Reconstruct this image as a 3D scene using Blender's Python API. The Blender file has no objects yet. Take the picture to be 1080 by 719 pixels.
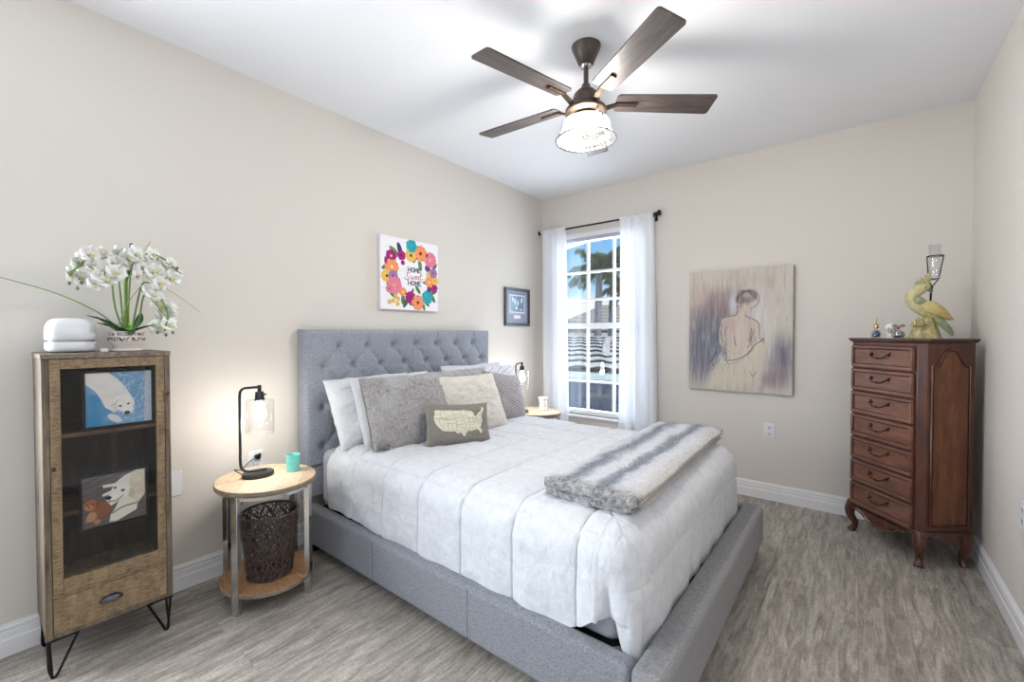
import bpy, math, random
import numpy as np
from mathutils import Vector, Matrix, Euler

random.seed(7)
rng = np.random.RandomState(11)
PI = math.pi
scene = bpy.context.scene
COL = scene.collection

# ------------------------------------------------------------------ camera
f_px = 457.15
yaw, pitch, roll = 0.67244, 0.01737, -0.00065
cy_, sy_ = math.cos(yaw), math.sin(yaw)
cp_, sp_ = math.cos(pitch), math.sin(pitch)
fw = Vector((-sy_ * cp_, cy_ * cp_, -sp_))
rr = Vector((cy_, sy_, 0))
uu = rr.cross(fw)
R_ = rr * math.cos(roll) + uu * math.sin(roll)
U_ = -rr * math.sin(roll) + uu * math.cos(roll)
cam_d = bpy.data.cameras.new('camera')
cam = bpy.data.objects.new('camera', cam_d)
COL.objects.link(cam)
cam_d.sensor_width = 36.0
cam_d.lens = f_px / 1080 * 36
cam_d.clip_start = 0.05
cam.matrix_world = Matrix(((R_.x, U_.x, -fw.x, 2.6817), (R_.y, U_.y, -fw.y, -3.8882), (R_.z, U_.z, -fw.z, 1.30), (0, 0, 0, 1)))
scene.camera = cam

# ------------------------------------------------------------------ view, world and lights
vs = scene.view_settings
vs.view_transform = 'Standard'
vs.look = 'None'
vs.exposure = 0.06
vs.gamma = 1.0
vs.use_curve_mapping = False

SKY_STRENGTH = 1.0
SUN = 2.2
REAR = 10.0
FAN = 39.0
SIDE = 160.0
WIN = 52.0
TABLE_LAMP = 4.6

world = bpy.data.worlds.new('sky')
scene.world = world
world.use_nodes = True
wn = world.node_tree
wn.nodes.clear()
w_out = wn.nodes.new('ShaderNodeOutputWorld')
w_bg = wn.nodes.new('ShaderNodeBackground')
w_tc = wn.nodes.new('ShaderNodeTexCoord')
w_sep = wn.nodes.new('ShaderNodeSeparateXYZ')
w_rmp = wn.nodes.new('ShaderNodeValToRGB')
w_map = wn.nodes.new('ShaderNodeMapping')
w_map.inputs['Scale'].default_value = (1, 1, 3.2)
w_noi = wn.nodes.new('ShaderNodeTexNoise')
w_noi.inputs['Scale'].default_value = 2.6
w_noi.inputs['Detail'].default_value = 7
w_noi.inputs['Roughness'].default_value = 0.58
w_cr = wn.nodes.new('ShaderNodeValToRGB')
w_mix = wn.nodes.new('ShaderNodeMix')
w_mix.data_type = 'RGBA'
wn.links.new(w_tc.outputs['Generated'], w_sep.inputs[0])
wn.links.new(w_sep.outputs['Z'], w_rmp.inputs[0])
wn.links.new(w_tc.outputs['Generated'], w_map.inputs[0])
wn.links.new(w_map.outputs[0], w_noi.inputs['Vector'])
wn.links.new(w_noi.outputs['Fac'], w_cr.inputs[0])
wn.links.new(w_cr.outputs[0], w_mix.inputs['Factor'])
wn.links.new(w_rmp.outputs[0], w_mix.inputs['A'])
w_mix.inputs['B'].default_value = (1.0, 1.0, 1.0, 1)
wn.links.new(w_mix.outputs['Result'], w_bg.inputs['Color'])
wn.links.new(w_bg.outputs[0], w_out.inputs[0])
e = w_rmp.color_ramp.elements
e[0].position = 0.0; e[0].color = (0.80, 0.90, 1.0, 1)
e[1].position = 0.6; e[1].color = (0.06, 0.25, 0.62, 1)
k = e.new(0.10); k.color = (0.42, 0.70, 0.98, 1)
k = e.new(0.24); k.color = (0.13, 0.42, 0.85, 1)
e = w_cr.color_ramp.elements
e[0].position = 0.47; e[0].color = (0, 0, 0, 1)
e[1].position = 0.60; e[1].color = (1, 1, 1, 1)
w_bg.inputs['Strength'].default_value = SKY_STRENGTH

def lamp(name, kind, loc, energy, color, rot=None, **kw):
    d = bpy.data.lights.new(name, kind)
    d.energy = energy
    d.color = color
    for a, b in kw.items():
        setattr(d, a, b)
    o = bpy.data.objects.new(name, d)
    COL.objects.link(o)
    o.location = loc
    if rot is not None:
        o.rotation_euler = rot
    return o

# sun high over the roofs on the right, passing neither window
sd = Vector((-0.75, 0.12, -0.65)).normalized()
lamp('sun', 'SUN', (8, 0, 12), SUN, (1.0, 0.96, 0.9), sd.to_track_quat('-Z', 'Y').to_euler(), angle=0.01)
# fill lamps outside two invented openings, then daylight through the window by the bed
lamp('added_rear_fill', 'AREA', (1.62, -5.16, 1.45), REAR, (0.90, 0.95, 1.0), (PI / 2, 0, 0), shape='RECTANGLE', size=2.5, size_y=2.0)
lamp('added_side_fill', 'AREA', (-0.30, -4.62, 1.45), SIDE, (0.94, 0.97, 1.0), (0, -PI / 2, 0.75), shape='RECTANGLE', size=1.7, size_y=0.84)
lamp('bed_window_daylight', 'AREA', (0.67, 0.32, 1.40), WIN, (0.82, 0.91, 1.0), (-PI / 2, 0, 0), shape='RECTANGLE', size=0.86, size_y=1.8)

# ------------------------------------------------------------------ mesh helpers
class MB:
    def __init__(s):
        s.v = []; s.f = []; s.m = []
    def add(s, vs_, fs, mi=0, M=None):
        o = len(s.v)
        if M is not None:
            vs_ = [tuple(M @ Vector(q)) for q in vs_]
        s.v.extend([tuple(map(float, q)) for q in vs_])
        for q in fs:
            s.f.append([i + o for i in q]); s.m.append(mi)
        return s
    def box(s, x0, x1, y0, y1, z0, z1, mi=0, M=None):
        return s.add([(x0, y0, z0), (x1, y0, z0), (x1, y1, z0), (x0, y1, z0), (x0, y0, z1), (x1, y0, z1), (x1, y1, z1), (x0, y1, z1)],
                     [(3, 2, 1, 0), (4, 5, 6, 7), (0, 1, 5, 4), (1, 2, 6, 5), (2, 3, 7, 6), (3, 0, 4, 7)], mi, M)
    def lathe(s, prof, n=32, c=(0, 0, 0), mi=0, sx=1, sy=1, M=None, cap=True):
        vs_ = []; fs = []
        for (r, z) in prof:
            for k in range(n):
                a = 2 * PI * k / n
                vs_.append((c[0] + r * sx * math.cos(a), c[1] + r * sy * math.sin(a), c[2] + z))
        for i in range(len(prof) - 1):
            for k in range(n):
                k2 = (k + 1) % n
                fs.append((i * n + k, i * n + k2, (i + 1) * n + k2, (i + 1) * n + k))
        if cap:
            if prof[0][0] > 1e-6: fs.append(tuple(range(n))[::-1])
            if prof[-1][0] > 1e-6: fs.append(tuple((len(prof) - 1) * n + k for k in range(n)))
        return s.add(vs_, fs, mi, M)
    def tube(s, pts, r, n=10, mi=0, closed=False, M=None, flat=None, up=None):
        """sweep; r number or list; flat=(a,b) rectangle/ellipse scale of the section"""
        P = [Vector(q) for q in pts]; N = len(P)
        rs = r if isinstance(r, (list, tuple)) else [r] * N
        T = []
        for i in range(N):
            if closed: t = P[(i + 1) % N] - P[i - 1]
            else: t = P[min(i + 1, N - 1)] - P[max(i - 1, 0)]
            T.append(t.normalized())
        a = Vector(up) if up else (Vector((0, 0, 1)) if abs(T[0].z) < 0.9 else Vector((1, 0, 0)))
        nrm = (a - T[0] * a.dot(T[0])).normalized()
        vs_ = []; fs = []
        fa, fb = flat if flat else (1, 1)
        for i in range(N):
            nrm = (nrm - T[i] * nrm.dot(T[i]))
            if nrm.length < 1e-6: nrm = T[i].orthogonal()
            nrm.normalize()
            b = T[i].cross(nrm)
            for k in range(n):
                an = 2 * PI * (k + 0.5) / n
                q = P[i] + nrm * (math.cos(an) * rs[i] * fa) + b * (math.sin(an) * rs[i] * fb)
                vs_.append(tuple(q))
        m = N if closed else N - 1
        for i in range(m):
            j = (i + 1) % N
            for k in range(n):
                k2 = (k + 1) % n
                fs.append((i * n + k, i * n + k2, j * n + k2, j * n + k))
        if not closed:
            fs.append(tuple(range(n))[::-1]); fs.append(tuple((N - 1) * n + k for k in range(n)))
        return s.add(vs_, fs, mi, M)
    def prism(s, poly, t0, t1, axis='z', mi=0, M=None):
        """extrude 2-D polygon; axis z: (x,y)->z ; y: (x,z)->y ; x: (y,z)->x"""
        def mk(q, t):
            if axis == 'z': return (q[0], q[1], t)
            if axis == 'y': return (q[0], t, q[1])
            return (t, q[0], q[1])
        n = len(poly)
        area = sum(poly[i][0] * poly[(i + 1) % n][1] - poly[(i + 1) % n][0] * poly[i][1] for i in range(n))
        if area < 0: poly = poly[::-1]
        if axis == 'y': lo, hi = t1, t0
        else: lo, hi = t0, t1
        vs_ = [mk(q, lo) for q in poly] + [mk(q, hi) for q in poly]
        fs = [tuple(range(n))[::-1], tuple(n + i for i in range(n))]
        for i in range(n):
            j = (i + 1) % n
            fs.append((i, j, n + j, n + i))
        return s.add(vs_, fs, mi, M)
    def grid(s, A, mi=0, closed_u=False, closed_v=False, flip=False):
        """A : array (nu, nv, 3)"""
        nu, nv = A.shape[:2]
        fs = []
        for i in range(nu if closed_u else nu - 1):
            i2 = (i + 1) % nu
            for j in range(nv if closed_v else nv - 1):
                j2 = (j + 1) % nv
                q = (i * nv + j, i2 * nv + j, i2 * nv + j2, i * nv + j2)
                fs.append(q[::-1] if flip else q)
        return s.add(A.reshape(-1, 3).tolist(), fs, mi)

def build(name, mb, mats, parent=None, bevel=0, bseg=2, angle=35, smooth=True, loc=None, rot=None, solid=0, subsurf=0, color=None):
    me = bpy.data.meshes.new(name)
    me.from_pydata(mb.v, [], mb.f)
    if not isinstance(mats, (list, tuple)): mats = [mats]
    for m in mats: me.materials.append(m)
    if len(mats) > 1: me.polygons.foreach_set('material_index', mb.m)
    me.update()
    if smooth:
        me.polygons.foreach_set('use_smooth', [True] * len(me.polygons))
        me.set_sharp_from_angle(angle=math.radians(angle))
    if color is not None:
        ca = me.color_attributes.new('paint', 'FLOAT_COLOR', 'POINT')
        ca.data.foreach_set('color', np.asarray(color, dtype=np.float32).ravel())
    o = bpy.data.objects.new(name, me)
    COL.objects.link(o)
    if parent is not None: o.parent = parent
    if loc is not None: o.location = loc
    if rot is not None: o.rotation_euler = rot
    if solid:
        md = o.modifiers.new('Solidify', 'SOLIDIFY'); md.thickness = solid; md.offset = 0
    if bevel:
        md = o.modifiers.new('Bevel', 'BEVEL'); md.width = bevel; md.segments = bseg; md.limit_method = 'ANGLE'; md.angle_limit = math.radians(40)
    if subsurf:
        md = o.modifiers.new('Subsurf', 'SUBSURF'); md.levels = subsurf; md.render_levels = subsurf
    return o

def tag(o, label, cat, group=None):
    o['label'] = label; o['category'] = cat
    if group: o['group'] = group
    return o

def thing(name, label, cat, loc=(0, 0, 0), rz=0, group=None):
    o = bpy.data.objects.new(name, None)
    o.empty_display_size = 0.1
    COL.objects.link(o)
    o.location = loc; o.rotation_euler = (0, 0, rz)
    return tag(o, label, cat, group)

def struct(name, mb, mats, parent=None, **kw):
    o = build(name, mb, mats, parent, **kw)
    if parent is None: o['kind'] = 'structure'
    return o

def struct_empty(name, loc=(0, 0, 0)):
    o = bpy.data.objects.new(name, None); COL.objects.link(o); o.location = loc
    o['kind'] = 'structure'
    return o

def arc(cx, cz, r, a0, a1, n):
    return [(cx + r * math.cos(math.radians(a0 + (a1 - a0) * i / n)), cz + r * math.sin(math.radians(a0 + (a1 - a0) * i / n))) for i in range(n + 1)]

def smooth_path(pts, n=8):
    """Catmull-Rom"""
    P = [np.array(q, float) for q in pts]
    P = [2 * P[0] - P[1]] + P + [2 * P[-1] - P[-2]]
    out = []
    for i in range(1, len(P) - 2):
        for k in range(n):
            t = k / n
            a, b, c, d = P[i - 1], P[i], P[i + 1], P[i + 2]
            out.append(0.5 * ((2 * b) + (-a + c) * t + (2 * a - 5 * b + 4 * c - d) * t * t + (-a + 3 * b - 3 * c + d) * t ** 3))
    out.append(P[-2])
    return [tuple(q) for q in out]

# 2-D value noise on arrays
_tab = rng.rand(256, 256)
def vnoise(x, y, seed=0):
    x = np.asarray(x, float) + seed * 17.31; y = np.asarray(y, float) + seed * 9.77
    xi = np.floor(x).astype(int); yi = np.floor(y).astype(int)
    fx = x - xi; fy = y - yi
    fx = fx * fx * (3 - 2 * fx); fy = fy * fy * (3 - 2 * fy)
    g = lambda a, b: _tab[a % 256, b % 256]
    return (g(xi, yi) * (1 - fx) + g(xi + 1, yi) * fx) * (1 - fy) + (g(xi, yi + 1) * (1 - fx) + g(xi + 1, yi + 1) * fx) * fy
def fnoise(x, y, oct=4, seed=0):
    s = 0; a = 0.5; t = 0
    for i in range(oct):
        s = s + a * vnoise(np.asarray(x) * 2 ** i, np.asarray(y) * 2 ** i, seed + i); t += a; a *= 0.5
    return s / t

# ------------------------------------------------------------------ materials
def srgb(c):
    return tuple(((v / 255) / 12.92 if v / 255 <= 0.04045 else ((v / 255 + 0.055) / 1.055) ** 2.4) for v in c) + (1,)

def new_mat(name):
    m = bpy.data.materials.new(name); m.use_nodes = True
    nt = m.node_tree
    return m, nt, nt.nodes['Principled BSDF']

def coords(nt, scale=(1, 1, 1), rot=(0, 0, 0)):
    tc = nt.nodes.new('ShaderNodeTexCoord'); mp = nt.nodes.new('ShaderNodeMapping')
    mp.inputs['Scale'].default_value = scale; mp.inputs['Rotation'].default_value = rot
    nt.links.new(tc.outputs['Object'], mp.inputs[0])
    return mp.outputs[0]

def noise(nt, vec, scale, detail=4, rough=0.5, dist=0.0):
    n = nt.nodes.new('ShaderNodeTexNoise')
    n.inputs['Scale'].default_value = scale; n.inputs['Detail'].default_value = detail
    n.inputs['Roughness'].default_value = rough; n.inputs['Distortion'].default_value = dist
    nt.links.new(vec, n.inputs['Vector'])
    return n.outputs['Fac']

def ramp(nt, fac, stops):
    r = nt.nodes.new('ShaderNodeValToRGB')
    el = r.color_ramp.elements
    while len(el) > 1: el.remove(el[-1])
    el[0].position = stops[0][0]; el[0].color = stops[0][1]
    for p, c in stops[1:]:
        q = el.new(p); q.color = c
    nt.links.new(fac, r.inputs[0])
    return r.outputs[0]

def mixc(nt, fac, a, b, mode='MIX'):
    m = nt.nodes.new('ShaderNodeMix'); m.data_type = 'RGBA'; m.blend_type = mode
    for sock, v in (('Factor', fac), ('A', a), ('B', b)):
        if isinstance(v, (int, float)): m.inputs[sock].default_value = v
        elif isinstance(v, tuple): m.inputs[sock].default_value = v
        else: nt.links.new(v, m.inputs[sock])
    return m.outputs['Result']

def bump(nt, bsdf, height, strength=0.3, dist=0.01):
    b = nt.nodes.new('ShaderNodeBump')
    b.inputs['Strength'].default_value = strength; b.inputs['Distance'].default_value = dist
    nt.links.new(height, b.inputs['Height'])
    nt.links.new(b.outputs[0], bsdf.inputs['Normal'])

def plain(name, c, rough=0.5, metal=0.0, var=0.06, scale=30, bmp=0.0, coat=0.0, spec=0.5):
    m, nt, b = new_mat(name)
    col = srgb(c)
    v = coords(nt)
    n = noise(nt, v, scale, 3)
    lo = tuple(x * (1 - var) for x in col[:3]) + (1,); hi = tuple(min(1, x * (1 + var)) for x in col[:3]) + (1,)
    nt.links.new(ramp(nt, n, [(0.3, lo), (0.7, hi)]), b.inputs['Base Color'])
    b.inputs['Roughness'].default_value = rough; b.inputs['Metallic'].default_value = metal
    b.inputs['Coat Weight'].default_value = coat
    b.inputs['Specular IOR Level'].default_value = spec
    if bmp: bump(nt, b, n, bmp, 0.005)
    return m

def fabric(name, c1, c2, scale=220, bmp=0.35, rough=0.95, big=0.0, bscale=3, sheen=0.2):
    """woven cloth: fine crossing threads of two colours"""
    m, nt, b = new_mat(name)
    v = coords(nt)
    n1 = noise(nt, coords(nt, (1, 1, 0.25)), scale, 2, 0.6)
    n2 = noise(nt, coords(nt, (0.25, 0.25, 1)), scale, 2, 0.6)
    ad = nt.nodes.new('ShaderNodeMath'); ad.operation = 'ADD'
    nt.links.new(n1, ad.inputs[0]); nt.links.new(n2, ad.inputs[1])
    hf = nt.nodes.new('ShaderNodeMath'); hf.operation = 'MULTIPLY'; hf.inputs[1].default_value = 0.5
    nt.links.new(ad.outputs[0], hf.inputs[0])
    col = ramp(nt, hf.outputs[0], [(0.36, srgb(c1)), (0.64, srgb(c2))])
    nt.links.new(col, b.inputs['Base Color'])
    b.inputs['Roughness'].default_value = rough
    b.inputs['Specular IOR Level'].default_value = 0.15
    b.inputs['Sheen Weight'].default_value = sheen
    bump(nt, b, hf.outputs[0], bmp, 0.002)
    return m

def wood(name, stops, scale=(3, 3, 0.3), nscale=12, rough=0.45, bmp=0.15, saw=0.0, rot=(0, 0, 0), coat=0.0, knots=True):
    m, nt, b = new_mat(name)
    v = coords(nt, scale, rot)
    n = noise(nt, v, nscale, 6, 0.6, 0.6)
    col = ramp(nt, n, [(p, srgb(c)) for p, c in stops])
    fine = noise(nt, coords(nt, tuple(q * 3 for q in scale), rot), nscale * 4, 4, 0.7)
    col = mixc(nt, 0.35, col, ramp(nt, fine, [(0.3, (0.25, 0.25, 0.25, 1)), (0.6, (1, 1, 1, 1))]), 'MULTIPLY')
    if knots:
        kn = noise(nt, coords(nt, (1, 1, 1)), 14, 1, 0.4)
        col = mixc(nt, ramp(nt, kn, [(0.70, (0, 0, 0, 1)), (0.77, (1, 1, 1, 1))]), col, srgb((62, 40, 26)))
    if saw:
        s_ = noise(nt, coords(nt, (0.5, 1.0, 5.0), rot), 70, 3, 0.7)
        col = mixc(nt, saw, col, ramp(nt, s_, [(0.40, srgb((78, 60, 44))), (0.58, srgb((200, 178, 142)))]), 'MIX')
    nt.links.new(col, b.inputs['Base Color'])
    b.inputs['Roughness'].default_value = rough
    b.inputs['Coat Weight'].default_value = coat
    b.inputs['Coat Roughness'].default_value = 0.15
    bump(nt, b, fine, bmp, 0.003)
    return m

def thin_glass(name, tint=(1, 1, 1, 1), refl=0.06, rough=0.02, milk=0.0, fres=0.55):
    m = bpy.data.materials.new(name); m.use_nodes = True
    nt = m.node_tree; nt.nodes.clear()
    o = nt.nodes.new('ShaderNodeOutputMaterial')
    t = nt.nodes.new('ShaderNodeBsdfTransparent'); t.inputs[0].default_value = tint
    g = nt.nodes.new('ShaderNodeBsdfGlossy'); g.inputs['Roughness'].default_value = rough
    lw = nt.nodes.new('ShaderNodeLayerWeight'); lw.inputs['Blend'].default_value = 0.35
    mu = nt.nodes.new('ShaderNodeMath'); mu.operation = 'MULTIPLY_ADD'
    mu.inputs[1].default_value = fres; mu.inputs[2].default_value = refl
    nt.links.new(lw.outputs['Facing'], mu.inputs[0])
    mx = nt.nodes.new('ShaderNodeMixShader')
    nt.links.new(mu.outputs[0], mx.inputs[0]); nt.links.new(t.outputs[0], mx.inputs[1]); nt.links.new(g.outputs[0], mx.inputs[2])
    last = mx.outputs[0]
    if milk:
        d = nt.nodes.new('ShaderNodeBsdfTranslucent'); d.inputs[0].default_value = (1, 1, 1, 1)
        m2 = nt.nodes.new('ShaderNodeMixShader'); m2.inputs[0].default_value = milk
        nt.links.new(last, m2.inputs[1]); nt.links.new(d.outputs[0], m2.inputs[2]); last = m2.outputs[0]
    nt.links.new(last, o.inputs[0])
    return m

def emit(name, c, s):
    m = bpy.data.materials.new(name); m.use_nodes = True
    nt = m.node_tree; nt.nodes.clear()
    o = nt.nodes.new('ShaderNodeOutputMaterial'); e_ = nt.nodes.new('ShaderNodeEmission')
    e_.inputs[0].default_value = c; e_.inputs[1].default_value = s
    nt.links.new(e_.outputs[0], o.inputs[0])
    return m

def paint_mat(name, rough=0.7, bmp=0.0):
    m, nt, b = new_mat(name)
    a = nt.nodes.new('ShaderNodeAttribute'); a.attribute_name = 'paint'
    nt.links.new(a.outputs['Color'], b.inputs['Base Color'])
    b.inputs['Roughness'].default_value = rough
    b.inputs['Specular IOR Level'].default_value = 0.25
    if bmp:
        bump(nt, b, noise(nt, coords(nt), 300, 2), bmp, 0.002)
    return m

# floor : grey-brown wood planks running along y
def floor_mat():
    m, nt, b = new_mat('grey plank floor')
    v = coords(nt, (1, 1, 1), (0, 0, PI / 2))
    br = nt.nodes.new('ShaderNodeTexBrick')
    br.offset = 0.37; br.squash = 1
    br.inputs['Scale'].default_value = 1.0
    br.inputs['Brick Width'].default_value = 1.22; br.inputs['Row Height'].default_value = 0.18
    br.inputs['Mortar Size'].default_value = 0.0012; br.inputs['Mortar Smooth'].default_value = 0.3
    br.inputs['Color1'].default_value = (0.0, 0.0, 0.0, 1); br.inputs['Color2'].default_value = (1, 1, 1, 1)
    br.inputs['Mortar'].default_value = (0.4, 0.4, 0.4, 1)
    nt.links.new(v, br.inputs['Vector'])
    # shift the grain from board to board
    va = nt.nodes.new('ShaderNodeVectorMath'); va.operation = 'MULTIPLY_ADD'
    va.inputs[1].default_value = (3.1, 7.7, 2.0)
    nt.links.new(br.outputs['Color'], va.inputs[0])
    nt.links.new(coords(nt, (1, 0.13, 1)), va.inputs[2])
    g1 = noise(nt, va.outputs[0], 24, 8, 0.7, 1.2)
    va2 = nt.nodes.new('ShaderNodeVectorMath'); va2.operation = 'MULTIPLY_ADD'
    va2.inputs[1].default_value = (1.1, 2.7, 2.0)
    nt.links.new(br.outputs['Color'], va2.inputs[0])
    nt.links.new(coords(nt, (1, 0.10, 1)), va2.inputs[2])
    g2 = noise(nt, va2.outputs[0], 90, 4, 0.7, 0.2)
    g3 = noise(nt, coords(nt, (1, 0.35, 1)), 3.0, 5, 0.6, 0.4)
    col = ramp(nt, g1, [(0.30, srgb((140, 133, 127))), (0.44, srgb((176, 169, 161))), (0.56, srgb((204, 197, 189))), (0.70, srgb((228, 222, 214)))])
    col = mixc(nt, 0.5, col, ramp(nt, g2, [(0.38, (0.50, 0.48, 0.46, 1)), (0.58, (1, 1, 1, 1))]), 'MULTIPLY')
    col = mixc(nt, 0.5, col, ramp(nt, g3, [(0.3, (0.66, 0.65, 0.64, 1)), (0.62, (1.0, 0.985, 0.96, 1))]), 'MULTIPLY')
    col = mixc(nt, 0.16, col, ramp(nt, br.outputs['Color'], [(0.0, (0.45, 0.44, 0.43, 1)), (1.0, (1, 1, 1, 1))]), 'MULTIPLY')
    g5 = noise(nt, coords(nt, (1, 0.7, 1)), 110, 5, 0.75, 1.5)
    col = mixc(nt, 0.55, col, ramp(nt, g5, [(0.38, (0.52, 0.50, 0.48, 1)), (0.56, (1, 1, 1, 1))]), 'MULTIPLY')
    hm = nt.nodes.new('ShaderNodeMath'); hm.operation = 'MULTIPLY'; hm.inputs[1].default_value = 0.45; nt.links.new(br.outputs['Fac'], hm.inputs[0])
    col = mixc(nt, hm.outputs[0], col, srgb((104, 97, 90)))
    g4 = noise(nt, coords(nt, (0.22, 1.3, 1)), 120, 3, 0.7)
    col = mixc(nt, 0.35, col, ramp(nt, g4, [(0.36, (0.55, 0.54, 0.53, 1)), (0.58, (1, 1, 1, 1))]), 'MULTIPLY')
    nt.links.new(col, b.inputs['Base Color'])
    b.inputs['Roughness'].default_value = 0.42
    b.inputs['Specular IOR Level'].default_value = 0.4
    bump(nt, b, g2, 0.12, 0.002)
    return m

M_floor = floor_mat()
M_wall = plain('greige wall paint', (217, 211, 204), 0.9, var=0.012, scale=250, bmp=0.04, spec=0.2)
M_ceil = plain('white ceiling paint', (238, 239, 243), 0.95, var=0.01, scale=200, bmp=0.04, spec=0.1)
M_trim = plain('white trim paint', (236, 236, 238), 0.35, var=0.01)
M_white = plain('white plastic', (226, 228, 232), 0.35, var=0.01)
M_black = plain('black metal', (26, 25, 26), 0.45, 0.6, var=0.1)
M_bronze = plain('dark bronze', (52, 42, 38), 0.42, 0.75, var=0.15)
M_darkgrey = plain('dark gunmetal', (62, 64, 68), 0.38, 0.8, var=0.1)
M_chrome = plain('polished steel', (205, 203, 200), 0.14, 1.0, var=0.02)
M_brass = plain('aged brass', (118, 98, 66), 0.35, 0.9, var=0.25, scale=80)
M_uphol_winlit = fabric('grey linen upholstery', (112, 117, 127), (172, 177, 188), 420, 0.35)  # headboard linen, bluish window light mixed into its grey
M_uphol3 = fabric('grey linen upholstery rail', (106, 108, 115), (156, 158, 165), 420, 0.35)
M_uphol2 = fabric('grey linen upholstery frame', (112, 111, 114), (152, 151, 153), 420, 0.35)
M_sheet = fabric('grey bed sheet', (164, 167, 175), (190, 192, 199), 400, 0.1, sheen=0.0)
def comforter_mat():
    m, nt, b = new_mat('white comforter cotton')
    n = noise(nt, coords(nt, (1, 1, 1)), 26, 6, 0.62, 0.8)
    n2 = noise(nt, coords(nt, (2.6, 1, 1), (0, 0, 0.5)), 9, 4, 0.55, 1.2)
    nt.links.new(ramp(nt, n, [(0.3, srgb((203, 205, 211))), (0.7, srgb((219, 221, 226)))]), b.inputs['Base Color'])
    ad = nt.nodes.new('ShaderNodeMath'); ad.operation = 'MULTIPLY_ADD'; ad.inputs[1].default_value = 1.6
    nt.links.new(n2, ad.inputs[0]); nt.links.new(n, ad.inputs[2])
    b.inputs['Roughness'].default_value = 0.95; b.inputs['Specular IOR Level'].default_value = 0.15
    bump(nt, b, ad.outputs[0], 0.36, 0.012)
    return m
M_comf = comforter_mat()
M_pcase = fabric('pale grey pillowcase', (200, 201, 206), (222, 223, 228), 300, 0.1, sheen=0.0)
M_curtain_c = (0.93, 0.94, 0.96, 1)

# ================================================================== ROOM
RW, RH, YF = 3.234, 2.7405, -5.0      # width, ceiling height, front wall
WX0, WX1, WZ0, WZ1 = 0.215, 1.125, 0.47, 2.315   # bed window opening
struct('floor', MB().box(-0.15, RW + 0.15, YF - 0.15, 0.15, -0.12, 0), M_floor)
struct('ceiling', MB().box(-0.15, RW + 0.15, YF - 0.15, 0.15, RH, RH + 0.12), M_ceil)
LY0, LY1, LZ0, LZ1 = -4.90, -4.02, 0.55, 2.35   # unseen opening added for the side fill lamp
mb = MB()
mb.box(-0.15, 0, YF - 0.15, LY0, 0, RH).box(-0.15, 0, LY1, 0.15, 0, RH).box(-0.15, 0, LY0, LY1, 0, LZ0).box(-0.15, 0, LY0, LY1, LZ1, RH)
struct('wall_left', mb, M_wall)
struct('wall_right', MB().box(RW, RW + 0.15, YF - 0.15, 0.15, 0, RH), M_wall)
mb = MB()
mb.box(0, WX0, 0, 0.15, 0, RH).box(WX1, RW, 0, 0.15, 0, RH).box(WX0, WX1, 0, 0.15, 0, WZ0).box(WX0, WX1, 0, 0.15, WZ1, RH)
struct('wall_back', mb, M_wall)
mb = MB()
FX0, FX1, FZ0, FZ1 = 0.42, 2.82, 0.5, 2.4  # rear opening added for the fill lamp
mb.box(0, FX0, YF - 0.15, YF, 0, RH).box(FX1, RW, YF - 0.15, YF, 0, RH).box(FX0, FX1, YF - 0.15, YF, 0, FZ0).box(FX0, FX1, YF - 0.15, YF, FZ1, RH)
struct('wall_front', mb, M_wall)

def base_profile():
    # (distance from wall, height)
    return [(0, 0), (0.016, 0), (0.016, 0.066), (0.0125, 0.072), (0.0125, 0.098), (0.010, 0.102), (0.0135, 0.108), (0.0135, 0.116), (0.007, 0.121), (0.007, 0.127), (0, 0.129)]
bp = base_profile()
struct('baseboard_left', MB().prism([(d, z) for d, z in bp], YF, 0, 'y'), M_trim, angle=25)
struct('baseboard_right', MB().prism([(RW - d, z) for d, z in bp], YF, 0, 'y'), M_trim, angle=25)
struct('baseboard_back', MB().prism([(-d, z) for d, z in bp], 0.016, RW - 0.016, 'x'), M_trim, angle=25)
struct('baseboard_front', MB().prism([(YF + d, z) for d, z in bp], 0.016, RW - 0.016, 'x'), M_trim, angle=25)

# window by the bed -------------------------------------------------
M_glass = thin_glass('window glass', (0.97, 0.99, 1.0, 1), 0.015)
w1 = struct_empty('window_1', (0, 0, 0))
mb = MB()
gy0, gy1 = 0.05, 0.10
# outer frame, arched top piece
cx = (WX0 + WX1) / 2
gx0, gx1 = WX0 + 0.03, WX1 - 0.03
def arch_z(x): return 2.195 + 0.05 * (1 - ((x - cx) / (gx1 - cx)) ** 2)
xs = [gx0 + (gx1 - gx0) * i / 24 for i in range(25)]
mb.prism([(WX0, WZ1), (WX0, 2.15), (gx0, 2.15)] + [(x, arch_z(x)) for x in xs] + [(gx1, 2.15), (WX1, 2.15), (WX1, WZ1)], gy0 - 0.01, gy1 + 0.01, 'y')
mb.box(WX0, gx0, gy0 - 0.01, gy1 + 0.01, WZ0, 2.16).box(gx1, WX1, gy0 - 0.01, gy1 + 0.01, WZ0, 2.16)
mb.box(WX0, WX1, gy0 - 0.01, gy1 + 0.01, WZ0, 0.515)
build('window_frame', mb, M_trim, w1, bevel=0.002)
mb = MB()
mb.box(gx0, gx1, gy0 - 0.005, gy1, 1.35, 1.405)     # meeting rail
build('meeting_rail', mb, M_trim, w1, bevel=0.002)
mb = MB()
for x in (0.525, 0.812):
    mb.box(x - 0.011, x + 0.011, gy0 + 0.005, gy1 - 0.015, 0.515, 1.35)
    mb.box(x - 0.011, x + 0.011, gy0 + 0.005, gy1 - 0.015, 1.405, arch_z(x) + 0.005)
mb.box(gx0, gx1, gy0 + 0.006, gy1 - 0.016, 0.797, 0.820)
for z in (1.645, 1.925): mb.box(gx0, gx1, gy0 + 0.006, gy1 - 0.016, z - 0.011, z + 0.011)
build('muntin_grid', mb, M_trim, w1)
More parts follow.
